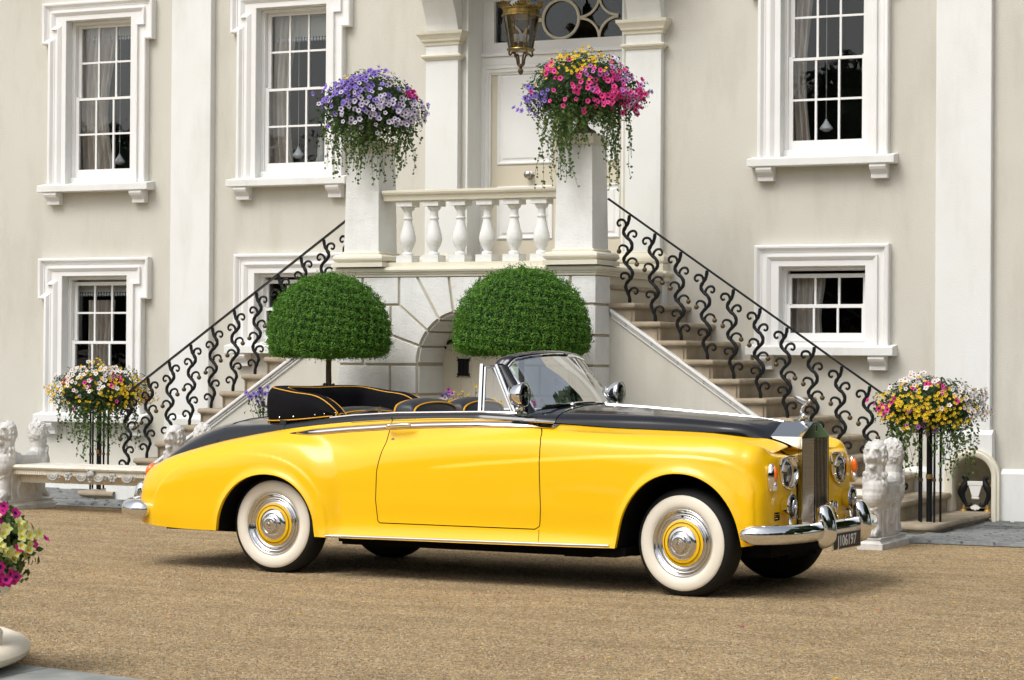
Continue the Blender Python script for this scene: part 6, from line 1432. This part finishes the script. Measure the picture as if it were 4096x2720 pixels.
# pansies in the tree tubs seen over the car
def tubflowers(x, y, z, spots, label, seed):
    g = np.random.default_rng(seed); t = thing('bedding_flowers', label, 'flowers', (x, y, z)); S = MB(); LF = []
    for dx, dz, kind, n, sp in spots:
        for i in range(n):
            px, pz = x+dx+g.normal()*sp, z+dz+g.normal()*sp*.6; py = y-.45*math.sqrt(max(0, 1-(dx/.75)**2))+g.normal()*.03; s_ = g.uniform(.7, 1.1)
            o = bpy.data.objects.new(FN[kind], FM[kind]); ALL.objects.link(o); o.parent = t; o.matrix_parent_inverse = WORLD[t.name]; o.location = (px, py, pz); o.rotation_euler = (PI/2+g.normal()*.4, g.normal()*.4, .4+g.normal()*.4); o.scale = (s_,)*3
            S.tube([(px*.3+(x+dx*.9)*.7, py, .93), (px, py+.01, pz)], .002, 3)
            for q in range(5): u = g.random(); LF.append((px*.3*u+px*(1-u*.3)+g.normal()*.012, py, .95+(pz-.95)*g.random()))
    part('stems', S, MT['ivy_dark'], t, fix=False)
    o = part('leaves', leaf_mesh('leaves', np.array(LF), g.normal(size=(len(LF), 3)), .014, MT['ivy_dark']), None, t); o['kind'] = 'stuff'
tubflowers(-10.885, 19.3, 1.1, [(-.66, .02, 'purple', 12, .06), (-.55, .10, 'purple', 7, .03)], 'purple petunias in the left tree tub beside the folded hood', 41)
tubflowers(-8.88, 19.3, 1.1, [(-.72, .06, 'purple', 4, .03), (-.60, .12, 'mauve', 3, .03), (-.62, .04, 'bloom_white', 3, .04), (-.35, .06, 'bloom_yellow', 14, .09), (-.05, .05, 'bloom_yellow', 10, .08), (.3, .03, 'magenta', 6, .05), (.2, .08, 'purple', 4, .04), (.25, .0, 'lime', 6, .08)], 'mixed pansies and yellow flowers in the right tree tub seen behind the windscreen', 42)

# ================================================================ trees behind the camera, seen in the glass and the chrome
def far_tree(x, y, h, w_, seed, label):
    g = np.random.default_rng(seed); t = thing('garden_tree', label, 'tree', (x, y, 0), group='garden trees behind the photographer')
    b = MB(); b.tube([(x, y, 0), (x+.1, y, h*.3), (x, y, h*.75)], [.3, .22, .05], 8); part('trunk', b, MT['bark'], t)
    n = 2600; d = g.normal(size=(n, 3)); d /= np.linalg.norm(d, axis=1)[:, None]; k = g.uniform(.75, 1, (n, 1))*(1+.22*np.sin(d[:, :1]*5+seed)*np.cos(d[:, 2:]*6+seed*2))
    P = d*k*np.array([w_, w_, h*.42])+np.array([x, y, h*.56]); o = part('crown', leaf_mesh('crown', P, d, .42, MT['tree_leaf'], jitter=.5, aspect=.8), None, t); o['kind'] = 'stuff'
    b = MB(); b.ball((x, y, h*.56), 1, 12, sc3=(w_*.8, w_*.8, h*.36)); part('crown_core', b, MT['box_core'], t)
for i in range(15):
    x = -66+i*7.4+random.uniform(-1.2, 1.2); far_tree(x, -30+random.uniform(-4, 4), random.uniform(10.2, 12) if x > -36 else random.uniform(8.5, 11), random.uniform(4.4, 5.6), 60+i, 'leafy garden tree behind the photographer, seen only in reflections, %s of its row' % ('first second third fourth fifth sixth seventh eighth ninth tenth eleventh twelfth thirteenth fourteenth fifteenth'.split()[i]))
for i in range(7): far_tree(24+random.uniform(-3, 5), -20+i*7.0, random.uniform(9, 12), random.uniform(3.8, 5), 90+i, 'leafy garden tree right of the photographer, seen only in the chrome, %s from the front' % ('first second third fourth fifth sixth seventh'.split()[i]))
for i, (x, y, h, w_) in enumerate(((0, 24.5, 8.5, 3.1), (5.2, 22, 9.5, 3.4), (10.5, 18.5, 9, 3.5), (3, 29.5, 10, 3.6))):
    far_tree(x, y, h, w_, 120+i, 'dark tree beyond the right end of the house, mirrored in the chrome, %s from it' % ('first second third fourth'.split()[i]))
